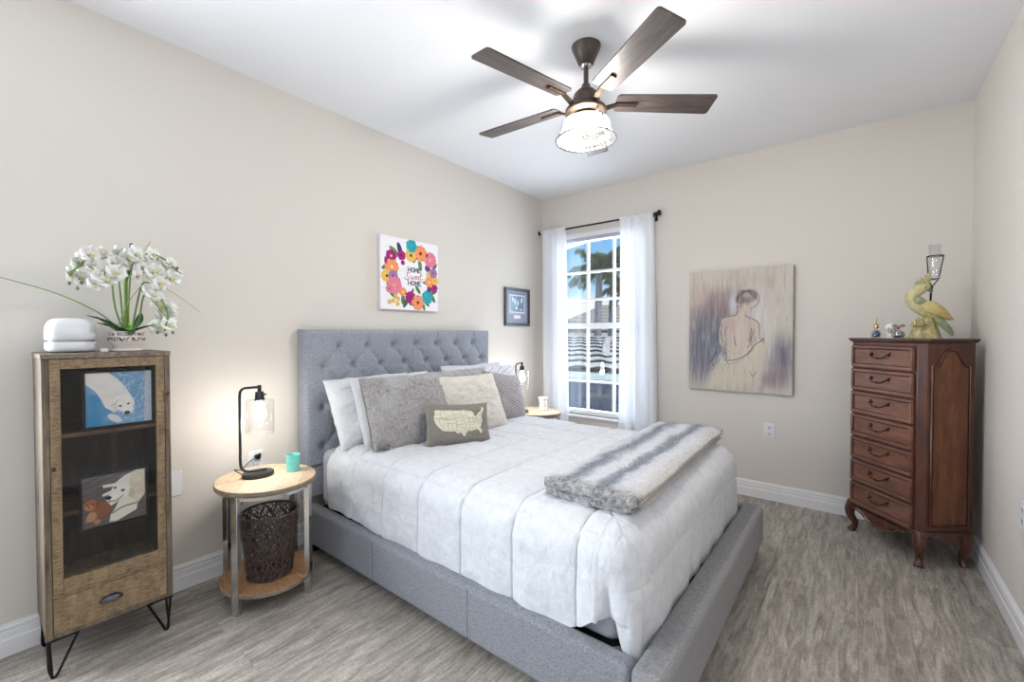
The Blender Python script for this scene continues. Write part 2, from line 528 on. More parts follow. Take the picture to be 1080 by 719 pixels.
build('pane', MB().box(gx0 - 0.01, gx1 + 0.01, 0.072, 0.076, 0.5, 2.27), M_glass, w1, smooth=False)
mb = MB().box(WX0 - 0.03, WX1 + 0.03, -0.028, 0.06, WZ0 - 0.025, WZ0)
build('window_sill', mb, M_trim, w1, bevel=0.004)
mb = MB().box(WX0, WX1, -0.012, 0.03, WZ1 - 0.045, WZ1)
build('blind_headrail', mb, M_white, w1, bevel=0.003)
mb = MB()
for i in range(5):
    mb.box(WX0 + 0.01, WX1 - 0.01, 0.0 , 0.028, WZ1 - 0.052 - i * 0.007, WZ1 - 0.047 - i * 0.007)
build('folded_blind', mb, plain('folded grey blind', (196, 198, 212), 0.8, var=0.02), w1)

# unseen window added behind the photographer to let in fill light
w2 = struct_empty('added_window_2', (0, 0, 0))
mb = MB()
for a, b in ((FX0, FX0 + 0.05), (FX1 - 0.05, FX1), (1.59, 1.65)): mb.box(a, b, YF - 0.089, YF - 0.041, FZ0 + 0.05, FZ1 - 0.05)
mb.box(FX0, FX1, YF - 0.09, YF - 0.04, FZ0, FZ0 + 0.05).box(FX0, FX1, YF - 0.09, YF - 0.04, FZ1 - 0.05, FZ1)
build('window_frame', mb, M_trim, w2)
build('pane', MB().box(FX0, FX1, YF - 0.067, YF - 0.063, FZ0, FZ1), M_glass, w2, smooth=False)

w3 = struct_empty('added_window_3', (0, 0, 0))  # second invented window, out of view, serving the side fill lamp
mb = MB()
mb.box(-0.09, -0.04, LY0, LY0 + 0.04, LZ0, LZ1).box(-0.09, -0.04, LY1 - 0.04, LY1, LZ0, LZ1).box(-0.089, -0.041, LY0 + 0.04, LY1 - 0.04, LZ0, LZ0 + 0.04).box(-0.089, -0.041, LY0 + 0.04, LY1 - 0.04, LZ1 - 0.04, LZ1).box(-0.089, -0.041, LY0 + 0.04, LY1 - 0.04, 1.43, 1.47)
build('window_frame', mb, M_trim, w3)
build('pane', MB().box(-0.067, -0.063, LY0, LY1, LZ0, LZ1), M_glass, w3, smooth=False)

# ================================================================== OUTSIDE
def outlet(name, loc, rz, label, kind='duplex', w=0.07, h=0.115, group=None):
    t = thing(name, label, 'outlet', loc, rz, group)
    # local : plate in x-z plane facing -y
    build('cover_plate', MB().box(-w / 2, w / 2, -0.006, 0, -h / 2, h / 2), M_white, t, bevel=0.0025)
    M_slot = M_black
    if kind == 'duplex':
        for s in (-1, 1):
            mb = MB().lathe([(0.0165, 0), (0.0165, 0.002)], 20, M=Matrix.Translation((0, -0.006, s * 0.024)) @ Matrix.Rotation(PI / 2, 4, 'X'))
            sk = build('socket', mb, plain('socket plastic', (222, 223, 226), 0.4), t)
            mb = MB()
            mb.box(-0.0085, -0.0055, -0.0088, -0.0078, s * 0.024 - 0.002, s * 0.024 + 0.009)
            mb.box(0.0055, 0.0085, -0.0088, -0.0078, s * 0.024 - 0.002, s * 0.024 + 0.009)
            mb.box(-0.0025, 0.0025, -0.0088, -0.0078, s * 0.024 - 0.011, s * 0.024 - 0.006)
            build('slot', mb, M_slot, sk)
    return t

# neighbouring low roof with white barrel tiles
M_tile = plain('white roof tile', (214, 208, 202), 0.8, var=0.12, scale=14)
M_tiled = plain('dark deck and painted gap shade', (70, 62, 60), 0.9)  # dark colour for the deck and the shaded gaps between courses
nb = thing('tiled_roof', 'low white barrel tiled roof right outside the window', 'roof', (-2.2, 1.2, 0))
def tile_course(x0, x1, y, z, yaw_, slope):
    n = 150
    A = np.zeros((n, 5, 3))
    xs = np.linspace(x0, x1, n)
    for i, x in enumerate(xs):
        wv = 0.035 * abs(math.sin((x) * PI / 0.34)) ** 0.7
        for j, (dy, dz) in enumerate(((0.0, 0.002), (0.0, 0.034), (0.05, 0.036), (0.35, 0.018), (0.66, -0.012))):
            A[i, j] = (x, y + dy, z + dz * 1.0 + wv + dy * slope)
    return A
mb = MB()
for c in range(8):
    yy = 0.2 + c * 0.60; zz = 0.79 + c * 0.60 * 0.085
    T_ = tile_course(-3.5, 5.5, yy, zz, 0, 0.085)
    mb.grid(T_[:, 1:], 0, flip=True)
    mb.grid(T_[:, :2] + np.array((0, 0.01, -0.004)), 1, flip=True)  # gap shade painted as a dark strip at each course front
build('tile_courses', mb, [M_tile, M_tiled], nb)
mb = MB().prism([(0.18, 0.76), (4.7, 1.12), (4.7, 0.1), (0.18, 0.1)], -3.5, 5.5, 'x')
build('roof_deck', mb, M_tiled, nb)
mb = MB()
mb.box(-3.5, 5.5, -0.06, 0.17, 0.70, 0.775)
build('gutter', mb, plain('pale green gutter', (196, 208, 204), 0.5), nb, bevel=0.01)
mb = MB().box(-3.5, 5.5, 0.15, 0.3, -3.3, 0.70)
build('wall', mb, plain('slate blue wall', (84, 92, 108), 0.8), nb)
# a ridge of cap tiles running down the roof towards us
mb = MB()
for c in range(7):
    t = c / 12
    a = Vector((0.35 + 1.9 * t, 0.2 + 4.0 * (1 - t), 0.85 + 0.085 * 4.0 * (1 - t)))
    b_ = a + Vector((0.17, -0.38, -0.02))
    mb.tube([a, b_], [0.045, 0.07], 14)
build('ridge_caps', mb, M_tile, nb)

# far house
M_far = plain('far cream wall', (206, 204, 200), 0.9)
fh = thing('neighbour_house', 'distant house with beige tiled hip roof behind the palms', 'house', (-5.4, 23.96, 0), 0.67)
build('wall', MB().box(-7, 7, 0, 6, -3.2, 1.95), M_far, fh)
def hip(x0, x1, y0, y1, z0, z1, ins):
    m_ = MB()
    v = [(x0, y0, z0), (x1, y0, z0), (x1, y1, z0), (x0, y1, z0), (x0 + ins, (y0 + y1) / 2, z1), (x1 - ins, (y0 + y1) / 2, z1)]
    return m_.add(v, [(0, 1, 5, 4), (1, 2, 5), (2, 3, 4, 5), (3, 0, 4), (3, 2, 1, 0)])
def roof_mat(name, c1, c2):
    m, nt, b = new_mat(name)
    wv = nt.nodes.new('ShaderNodeTexWave'); wv.bands_direction = 'Z'; wv.inputs['Scale'].default_value = 1.4; wv.inputs['Distortion'].default_value = 0.6
    nt.links.new(coords(nt), wv.inputs['Vector'])
    nt.links.new(ramp(nt, wv.outputs['Fac'], [(0.15, srgb(c1)), (0.4, srgb(c2))]), b.inputs['Base Color'])
    b.inputs['Roughness'].default_value = 0.9
    return m
M_roof = roof_mat('beige roof tiles', (150, 138, 126), (196, 184, 168))
build('roof', hip(-7.8, 7.8, -0.8, 6.8, 1.95, 3.25, 3.0), M_roof, fh)
M_fglass = plain('far window glass', (52, 66, 92), 0.15, var=0.3, scale=1.5)
for x in (-5.6, -4.2, -2.6, -1.2, 0.4, 1.8, 3.4, 5.0):
    w_ = build('window', MB().box(x - 0.55, x + 0.55, -0.06, 0.02, 0.0, 1.55), M_white, fh)
    build('pane', MB().box(x - 0.47, x + 0.47, -0.09, -0.05, 0.08, 1.47), M_fglass, w_)
fh2 = thing('garden_house', 'lower beige tiled roof between the palm trunks', 'house', (-6.9, 14.5, 0), 0.35)
build('wall', MB().box(-2.8, 2.8, 0, 3, -3.2, 0.55), M_far, fh2)
build('roof', hip(-3.1, 3.1, -0.4, 3.4, 0.55, 1.35, 1.5), M_roof, fh2)
struct('ground', MB().box(-40, 40, 0.5, 60, -3.4, -3.2), plain('grass', (92, 120, 70), 0.95, scale=3, var=0.3))

# palms
M_trunk = plain('grey palm trunk', (150, 152, 160), 0.85, var=0.15, scale=9)
M_frond = plain('palm frond green', (72, 104, 62), 0.6, var=0.35, scale=5)
M_frond2 = plain('olive palm frond', (120, 136, 76), 0.6, var=0.3, scale=5)
def frond(L, seed):
    rnd = random.Random(seed)
    m_ = MB()
    n = 14; pts = []
    up = rnd.uniform(0.3, 0.9); droop = rnd.uniform(0.6, 1.2)
    for i in range(n + 1):
        t = i / n
        pts.append(Vector((L * t * (1 - 0.12 * t * t), 0, L * (up * t - droop * t * t * 0.75))))
    m_.tube(pts, [0.022 * (1 - 0.8 * i / n) for i in range(n + 1)], 5)
    for i in range(1, n * 3):
        t = i / (n * 3); k = t * n; a = int(k); p = pts[a].lerp(pts[min(a + 1, n)], k - a)
        ll = L * 0.28 * math.sin(PI * (0.12 + 0.83 * t)) + 0.05
        for s in (-1, 1):
            d = Vector((0.55, s * 0.8, -0.25 + rnd.uniform(-0.25, 0.2))).normalized() * ll
            w_ = Vector((0.035, 0, 0.01))
            q = p + d * 0.5 + Vector((0, 0, 0.05))
            m_.add([p - w_ * 0.4, p + w_ * 0.4, q + w_ * 0.6, p + d - Vector((0, 0, 0.08)), q - w_ * 0.6], [(0, 1, 2, 3, 4)])
    return m_
def palm(loc, h, label, L=1.5, seed=0, nf=20, lean=0.1):
    t = thing('palm_tree', label, 'palm', loc)
    build('trunk', MB().tube([(lean * (k / 6) ** 2, 0, h * k / 6) for k in range(7)], [0.17, 0.14, 0.13, 0.12, 0.12, 0.11, 0.10], 12), M_trunk, t)
    kinds = [build('frond', frond(L, seed + i), M_frond if i < 2 else M_frond2, t) for i in range(3)]
    rnd = random.Random(seed)
    for i in range(nf):
        o = kinds[i] if i < 3 else kinds[rnd.choice((0, 0, 1, 1, 2))].copy()
        if i >= 3: COL.objects.link(o)
        o.parent = t
        o.location = (lean, 0, h)
        o.rotation_euler = (rnd.uniform(-0.2, 0.2), rnd.uniform(-0.75, 0.45), 2 * PI * i / nf + rnd.uniform(-0.15, 0.15))
        s_ = rnd.uniform(0.8, 1.1); o.scale = (s_, s_, s_)
    return t
palm((-3.9, 8.75, -3.2), 6.55, 'tall palm tree with grey trunk, left one outside the window', 1.15, 3, 24)
palm((-4.15, 10.2, -3.2), 6.75, 'palm tree with grey trunk, right one outside the window', 0.95, 40, 18, lean=0.15)
palm((-3.15, 9.6, -3.2), 5.9, 'palm tree half hidden behind the right curtain', 1.1, 80, 18, lean=0.05)

# ================================================================== CURTAINS
M_rod = M_bronze
rod = thing('curtain_rod', 'dark bronze curtain rod above the window', 'curtain rod', (0.67, -0.08, 2.362))
build('pole', MB().tube([(-0.60, 0, 0.0), (0.60, 0, 0)], 0.0085, 12), M_rod, rod)
for s in (-1, 1):
    prof = [(0.0085, 0), (0.013, 0.004), (0.013, 0.010), (0.009, 0.014), (0.018, 0.020), (0.026, 0.032), (0.026, 0.040), (0.018, 0.052), (0.0, 0.056)]
    build('finial', MB().lathe(prof, 20, M=Matrix.Translation((s * 0.60, 0, 0)) @ Matrix.Rotation(s * PI / 2, 4, 'Y')), M_rod, rod)
    mb = MB().tube([(s * 0.585, 0, -0.012), (s * 0.585, 0.072, -0.012)], 0.006, 10)
    mb.box(s * 0.585 - 0.012, s * 0.585 + 0.012, 0.070, 0.079, -0.05, 0.03)
    mb.tube([(s * 0.585, 0, -0.03), (s * 0.585, 0, 0.0)], 0.008, 10)
    build('bracket', mb, M_rod, rod, bevel=0.001)

def curtain_mat():
    m = bpy.data.materials.new('white curtain linen'); m.use_nodes = True
    nt = m.node_tree; b = nt.nodes['Principled BSDF']; out = nt.nodes['Material Output']
    b.inputs['Base Color'].default_value = M_curtain_c; b.inputs['Roughness'].default_value = 0.95
    b.inputs['Specular IOR Level'].default_value = 0.05
    n = noise(nt, coords(nt, (1, 1, 0.2)), 300, 2)
    bump(nt, b, n, 0.12, 0.002)
    tr = nt.nodes.new('ShaderNodeBsdfTranslucent'); tr.inputs[0].default_value = (0.95, 0.96, 1.0, 1)
    mx = nt.nodes.new('ShaderNodeMixShader'); mx.inputs[0].default_value = 0.35
    nt.links.new(b.outputs[0], mx.inputs[1]); nt.links.new(tr.outputs[0], mx.inputs[2]); nt.links.new(mx.outputs[0], out.inputs[0])
    return m
M_curt = curtain_mat()
def curtain(x0, x1, z1, z0, folds, label, seed, bot_l=0.0, bot_r=0.0):
    nu, nv = 160, 60
    u = np.linspace(0, 1, nu)[:, None]; v = (np.linspace(0, 1, nv) ** 1.6)[None, :]
    xl = x0 + bot_l * v; xr = x1 + bot_r * v
    ph = folds * 2 * PI * (u + 0.05 * np.sin(3 * u * PI + seed)) + 0.5 * np.sin(v * 2.2 + seed)
    amp = 0.016 + 0.022 * np.clip(v * 2.5, 0, 1)
    X = xl + (xr - xl) * u + 0.006 * np.sin(ph * 2 + seed)
    Y = -0.083 + amp * np.sin(ph) + 0.012 * (fnoise(u * 9 + v * 0.5, v * 1.5, 3, seed) - 0.5)
    # gathered around the rod at the very top
    top = np.exp(-(v / 0.020) ** 4)
    Y = Y * (1 - top) + (-0.0955 + 0.004 * np.sin(ph * 1.7)) * top
    Z = z1 + (z0 - z1) * v + 0 * u + 0.006 * np.sin(ph) * (1 - v) * 0.6
    A = np.stack([X + 0 * v, Y + 0 * v, Z + 0 * u], -1)
    mb = MB().grid(A)
    # back leaf of the rod pocket
    B = A[:, :7].copy(); B[:, :, 1] = -0.066; B[:, 0, 1] = A[:, 0, 1]; B[:, 6, 1] = -0.078
    mb.grid(B, flip=True)
    return tag(build('curtain', mb, M_curt, solid=0.0016), label, 'curtain', 'white curtains on the window')
curtain(0.045, 0.352, 2.382, 0.03, 3.5, 'white curtain panel on the left side of the window', 1.0, 0.02, 0.035)
curtain(0.945, 1.262, 2.375, 0.03, 3.2, 'white curtain panel on the right side of the window', 2.6, -0.02, 0.05)

# ================================================================== BED
bed = thing('bed', 'grey upholstered platform bed with button tufted headboard', 'bed', (0, 0, 0))
HY0, HY1 = -2.64, -0.975
# tufted headboard
bt = []
for r_, z in enumerate((1.218, 1.093, 0.968, 0.845, 0.722, 0.600)):
    n_ = 7 if r_ % 2 == 0 else 8
    for k_ in range(n_):
        y = (-2.41 + 0.204 * k_) if n_ == 7 else (-2.513 + 0.204 * k_)
        bt.append((y, z, r_))
NY, NZ = 340, 180
ys = np.linspace(HY0, HY1, NY); zs = np.linspace(0.50, 1.325, NZ)
Yg, Zg = np.meshgrid(ys, zs, indexing='ij')
h = np.full_like(Yg, 0.0)
dim = np.zeros_like(h)
for (y, z, r_) in bt:
    d2 = ((Yg - y) / 1.0) ** 2 + (Zg - z) ** 2
    dim = np.maximum(dim, 0.050 * np.exp(-np.sqrt(d2) / 0.024))
crease = np.zeros_like(h)
for i, (y, z, r_) in enumerate(bt):
    for (y2, z2, r2) in bt:
        if r2 == r_ + 1 and abs(y2 - y) < 0.12:
            ax, az = y2 - y, z2 - z; L2 = ax * ax + az * az
            t = np.clip(((Yg - y) * ax + (Zg - z) * az) / L2, 0, 1)
            d = np.hypot(Yg - (y + t * ax), Zg - (z + t * az))
            crease = np.maximum(crease, 0.012 * np.exp(-(d / 0.020) ** 1.2))
    if r_ == 0:   # faint pleat up to the top edge
        d = np.abs(Yg - y) + np.where(Zg < z, 9, 0)
        crease = np.maximum(crease, 0.008 * np.exp(-(d / 0.014)) )
edge = np.minimum.reduce([Yg - HY0, HY1 - Yg, 1.325 - Zg])
rnd_ = 0.03
ed = np.where(edge < rnd_, rnd_ - np.sqrt(np.clip(rnd_ ** 2 - (rnd_ - edge) ** 2, 0, None)), 0)
X = 0.108 - np.maximum(dim, crease) - ed + 0.002 * (fnoise(Yg * 12, Zg * 12, 3, 4) - 0.5)
A = np.stack([X, Yg, Zg], -1)
A = np.pad(A, ((1, 1), (1, 1), (0, 0)), mode='edge')
for sl in ((0, slice(None)), (-1, slice(None)), (slice(None), 0), (slice(None), -1)): A[sl][..., 0] = 0.022
mb = MB().grid(A)
hb = build('headboard', mb, M_uphol_winlit, bed, angle=60)
mb = MB().box(0.022, 0.10, HY0, HY1, 0.30, 0.494)
build('headboard_base', mb, M_uphol_winlit, bed, bevel=0.012, bseg=3)
bmesh_btn = None
for (y, z, r_) in bt:
    if bmesh_btn is None:
        prof = [(0.0, 0.004), (0.006, 0.0035), (0.0095, 0.001), (0.0095, -0.004)]
        bo = build('button', MB().lathe([(r, zz) for r, zz in prof][::-1], 14, M=Matrix.Rotation(PI / 2, 4, 'Y')), M_uphol_winlit, hb)
        bmesh_btn = bo
    else:
        bo = bmesh_btn.copy(); COL.objects.link(bo); bo.parent = hb
    bo.location = (0.068, y, z)

def padded(x0, x1, y0, y1, z0, z1, r=0.022):
    return MB().box(x0, x1, y0, y1, z0, z1)
RZ0, RZ1 = 0.055, 0.275
def rail(y0, y1, nm='side_rail'):
    mb = MB().box(0.10, 2.148, y0, y1, RZ0, RZ1)
    o = build(nm, mb, M_uphol3, bed, bevel=0.02, bseg=4)
    # vertical seams
    sm = MB()
    for x in (0.80, 1.46):
        sm.box(x - 0.0012, x + 0.0012, y0 - 0.0006, y1 + 0.0006, RZ0 + 0.01, RZ1 - 0.012)
    build('seam', sm, plain('dark seam thread', (70, 70, 75), 0.9), o)
    return o
rail(-2.645, -2.575)
rail(-1.03, -0.96)
fb = build('footboard', MB().box(2.150, 2.258, -2.652, -0.952, RZ0, 0.282), M_uphol2, bed, bevel=0.026, bseg=4)
for (x, y) in ((2.215, -1.0), (2.215, -2.60), (0.14, -2.60), (0.14, -1.0), (1.15, -1.8)):
    mb = MB()
    s_ = 0.03
    mb.add([(x - s_ * .7, y - s_ * .7, 0), (x + s_ * .7, y - s_ * .7, 0), (x + s_ * .7, y + s_ * .7, 0), (x - s_ * .7, y + s_ * .7, 0),
            (x - s_, y - s_, RZ0 + 0.02), (x + s_, y - s_, RZ0 + 0.02), (x + s_, y + s_, RZ0 + 0.02), (x - s_, y + s_, RZ0 + 0.02)],
           [(3, 2, 1, 0), (4, 5, 6, 7), (0, 1, 5, 4), (1, 2, 6, 5), (2, 3, 7, 6), (3, 0, 4, 7)])
    build('leg', mb, plain('black wood leg', (22, 20, 20), 0.5), bed, bevel=0.002)
M_blackcloth = plain('black dust cloth', (18, 18, 20), 0.9)
build('platform', MB().box(0.105, 2.145, -2.572, -1.033, 0.16, 0.235), M_blackcloth, bed)
mb = MB().prism([(2.02, -2.57), (2.145, -2.57), (2.145, -2.45)], 0.236, 0.242)
build('corner_brace', mb, plain('pale corner brace', (150, 150, 146), 0.5), bed)

# mattress ----------------------------------------------------------
def rounded_slab(x0, x1, y0, y1, z0, z1):
    return MB().box(x0, x1, y0, y1, z0, z1)
mt = tag(build('mattress', rounded_slab(0.115, 2.075, -2.555, -1.045, 0.243, 0.595), M_sheet, bevel=0.055, bseg=6),
         'thick mattress in a grey fitted sheet, showing beside the headboard', 'mattress')

# comforter ---------------------------------------------------------
XH, XF, YL, YR = 0.275, 2.136, -2.585, -1.015
rc = 0.13; Rr = 0.12; ZT = 0.635
path = []
def addp(x, y, nx, ny, kind): path.append((x, y, nx, ny, kind))
for x in np.linspace(XH, XF - rc, 420): addp(x, YL, 0, -1, 0)
for a in np.linspace(-90, 0, 40)[1:-1]:
    c_, s_ = math.cos(math.radians(a)), math.sin(math.radians(a)); addp(XF - rc + rc * c_, YL + rc + rc * s_, c_, s_, 1)
for y in np.linspace(YL + rc, YR - rc, 280): addp(XF, y, 1, 0, 2)
for a in np.linspace(0, 90, 40)[1:-1]:
    c_, s_ = math.cos(math.radians(a)), math.sin(math.radians(a)); addp(XF - rc + rc * c_, YR - rc + rc * s_, c_, s_, 3)
for x in np.linspace(XF - rc, XH, 200): addp(x, YR, 0, 1, 4)
path = np.array(path)
px, py, nx, ny, kd = path.T
seg = np.hypot(np.diff(px), np.diff(py)); s = np.concatenate([[0], np.cumsum(seg)])
YC = -1.8
spx = np.clip(px, XH, 1.45); spy = np.full_like(px, YC)
# hem height along the path
hem = np.full_like(px, 0.283)
left = kd == 0
hem[left] = np.interp(px[left], [0.27, 0.5, 1.2, 1.75, 1.90, 1.96, 1.998], [0.292, 0.288, 0.262, 0.262, 0.268, 0.30, 0.335])
ci = kd == 1
ang = np.degrees(np.arctan2(ny, nx))
hem[ci] = np.interp(ang[ci], [-90, -62, -50, -30, 0], [0.345, 0.35, 0.245, 0.232, 0.232])
hem[kd == 2] = 0.236 + 0.010 * np.sin(py[kd == 2] * 9)
hem[kd >= 3] = 0.26
NTOP, NARC, NV = 110, 20, 60
cols = []
# fold field for the hanging part
fold = 0.010 * (fnoise(s * 5.5, s * 0 + 3, 3, 2) - 0.5) * 2
cornerfold = 0.028 * np.exp(-((ang + 38) / 16) ** 2) * ci - 0.03 * np.exp(-((ang + 72) / 11) ** 2) * ci
for j in range(NTOP):
    t = j / NTOP
    ex = px - nx * Rr; ey = py - ny * Rr
    X = spx + (ex - spx) * t; Y = spy + (ey - spy) * t
    cols.append(np.stack([X, Y, np.full_like(X, ZT), 0 * X, 0 * X + t], -1))
for j in range(NARC + 1):
    a = PI / 2 * j / NARC
    off = Rr * (1 - math.sin(a))
    cols.append(np.stack([px - nx * off, py - ny * off, ZT - Rr * (1 - math.cos(a)) + 0 * px, 0 * px + 0.0, 0 * px + 1], -1))
for j in range(1, NV + 1):
    t = j / NV
    o_ = (fold + cornerfold) * t ** 0.8
    Zv = (ZT - Rr) + (hem - (ZT - Rr)) * t
    cols.append(np.stack([px + nx * o_, py + ny * o_, Zv, 0 * px + t, 0 * px + 1], -1))
G = np.stack(cols, 1)                      # (ns, nt, 5)
P3 = G[:, :, :3]
du = np.gradient(P3, axis=0); dv = np.gradient(P3, axis=1)
Nn = np.cross(du, dv); Nn /= (np.linalg.norm(Nn, axis=2, keepdims=True) + 1e-9)
if Nn[100, 30, 2] < 0: Nn = -Nn
Xw, Yw, Zw = P3[..., 0], P3[..., 1], P3[..., 2]
# unrolled coordinates for the quilting
onside = (Zw < ZT - 0.001)
drop = np.where(onside, (ZT - Zw), 0)
kk = kd[:, None] + 0 * Zw
U = np.where((kk == 2) | (((kk == 1) | (kk == 3)) & (np.abs(nx[:, None]) > 0.7)), np.where(onside, XF - Rr + drop * 1.08, Xw), Xw)
V = np.where((kk == 0) | ((kk == 1) & (np.abs(nx[:, None]) <= 0.7)), np.where(onside, YL + Rr - drop * 1.08, Yw),
             np.where((kk == 4) | ((kk == 3) & (np.abs(nx[:, None]) <= 0.7)), np.where(onside, YR - Rr + drop * 1.08, Yw), Yw))
sp = 0.281
wob = 0.008 * (fnoise(Xw * 4, Yw * 4, 2, 9) - 0.5)
du_ = np.abs(((U - 0.242 + wob) / sp + 0.5) % 1 - 0.5) * sp
dv_ = np.abs(((V + 1.8 + sp / 2 + wob) / sp + 0.5) % 1 - 0.5) * sp
sideL = (kk == 0) & onside & (drop > 0.09)
footF = (kk == 2) & onside & (drop > 0.09)
rightR = (kk == 4) & onside & (drop > 0.09)
dv_ = np.where(sideL | rightR, 9, dv_)        # only the long seams run down the sides
du_ = np.where(footF, np.abs(drop - 0.16), du_)
dseam = np.minimum(du_, dv_)
puff = 0.0065 * (1 - np.exp(-(dseam / 0.035) ** 2)) - 0.0075 * np.exp(-(dseam / 0.006) ** 2)
puff = np.where((kk == 1) | footF, puff * 0.55, puff)
# small puckers radiating from seams and broad wrinkles
wr = 0.007 * (fnoise(U * 26, V * 7, 3, 5) - 0.5) * np.exp(-(dv_ / 0.10)) + 0.007 * (fnoise(U * 7, V * 26, 3, 6) - 0.5) * np.exp(-(du_ / 0.10))
br_ = 0.012 * (fnoise(Xw * 3.2, Yw * 3.2 + Zw * 2.5, 4, 7) - 0.5)
# diagonal drag lines on the left skirt, short vertical pleats at the shoulder
drag = np.where(kk <= 1, 0.011 * (fnoise((Xw * 3 + Zw * 9), (Xw * 10 - Zw * 4) * 0.5, 3, 8) - 0.5), 0)
pl = 0.006 * (fnoise(s[:, None] * 30 + 0 * Zw, drop * 2.5, 2, 12) - 0.5) * np.exp(-((drop - 0.13) / 0.07) ** 2)
hemr = G[..., 3]
disp = (puff + wr + br_ + drag + pl + 0.006 * np.sin(s[:, None] * 26 + 2 * np.sin(s[:, None] * 5)) * hemr ** 2) 
# keep the cloth off the mattress and inside the rails
P3 = P3 + Nn * disp[..., None]
drp = np.clip((hemr - 0.86) / 0.14, 0, 1)
mb = MB().grid(P3)
tag(build('comforter', mb, M_comf, angle=180, solid=0.012), 'white quilted comforter spread over the bed', 'comforter')

# ================================================================== PAINTED SURFACES
class Ras:
    """small painter on a numpy grid, x right, y up, both 0..1"""
    def __init__(s, W, H, bg, aspect=1.0):
        s.W, s.H, s.asp = W, H, aspect
        s.X, s.Y = np.meshgrid(np.linspace(0, 1, W), np.linspace(0, 1, H))
        s.C = np.zeros((H, W, 3)); s.C[:] = bg
        s.px = 1.0 / W
    def mask(s, m, col, a=1.0):
        m = np.clip(m, 0, 1)[..., None] * a
        s.C = s.C * (1 - m) + np.array(col, float) * m
    def ell(s, cx, cy, rx, ry, col, rot=0, a=1.0, soft=None):
        soft = soft or s.px * 1.5
        c_, s_ = math.cos(rot), math.sin(rot)
        dx = (s.X - cx); dy = (s.Y - cy) * s.asp
        u = (dx * c_ + dy * s_) / rx; v = (-dx * s_ + dy * c_) / ry
        d = (np.sqrt(u * u + v * v) - 1) * min(rx, ry)
        s.mask(0.5 - d / soft, col, a)
    def inside(s, P):
        P = np.array(P, float); m = np.zeros_like(s.X, bool)
        for i in range(len(P)):
            x0, y0 = P[i - 1]; x1, y1 = P[i]
            if y0 == y1: continue
            c_ = ((s.Y < y0) != (s.Y < y1)) & (s.X < (x1 - x0) * (s.Y - y0) / (y1 - y0) + x0)
            m ^= c_
        return m
    def dist(s, P, closed=False):
        P = np.array(P, float); D = np.full_like(s.X, 9.0)
        for i in range(0 if closed else 1, len(P)):
            x0, y0 = P[i - 1]; x1, y1 = P[i]
            ax, ay = x1 - x0, (y1 - y0) * s.asp; L = ax * ax + ay * ay + 1e-12
            bx = s.X - x0; by = (s.Y - y0) * s.asp
            t = np.clip((bx * ax + by * ay) / L, 0, 1)
            D = np.minimum(D, np.hypot(bx - t * ax, by - t * ay))
        return D
    def poly(s, P, col, a=1.0, soft=None):
        soft = soft or s.px * 1.5
        D = s.dist(P, True) * np.where(s.inside(P), -1, 1)
        s.mask(0.5 - D / soft, col, a)
    def line(s, P, w, col, a=1.0, soft=None, curve=False):
        if curve: P = smooth_path([(x, y) for x, y in P], 6)
        soft = soft or s.px * 1.5
        s.mask(0.5 - (s.dist(P) - w / 2) / soft, col, a)
    def rgba(s):
        L = s.C / 255.0
        L = np.where(L <= 0.04045, L / 12.92, ((L + 0.055) / 1.055) ** 2.4)
        return np.concatenate([L, np.ones(L.shape[:2] + (1,))], 2)

def painted_plane(ras, w, h):
    """local x-z plane facing -y, centred; vertex order follows the raster"""
    A = np.zeros((ras.H, ras.W, 3))
    A[..., 0] = (ras.X - 0.5) * w; A[..., 2] = (ras.Y - 0.5) * h
    return MB().grid(A, flip=True), ras.rgba()

M_paint = paint_mat('painted canvas', 0.75, 0.25)
M_print = paint_mat('glossy photo print', 0.35)
M_printcloth = paint_mat('printed cloth', 0.95, 0.4)

# letters as strokes in a 1x1 box
GL = {'H': [[(0, 0), (0, 1)], [(1, 0), (1, 1)], [(0, .5), (1, .5)]],
      'O': [[(.5, 0), (.12, .15), (0, .5), (.12, .85), (.5, 1), (.88, .85), (1, .5), (.88, .15), (.5, 0)]],
      'M': [[(0, 0), (0, 1), (.5, .35), (1, 1), (1, 0)]],
      'E': [[(1, 0), (0, 0), (0, 1), (1, 1)], [(0, .52), (.8, .52)]]}
def word(r, txt, x, y, w, h, gap, th, col):
    for ch in txt:
        for st in GL[ch]:
            r.line([(x + a * w, y + b * h) for a, b in st], th, col)
        x += w + gap

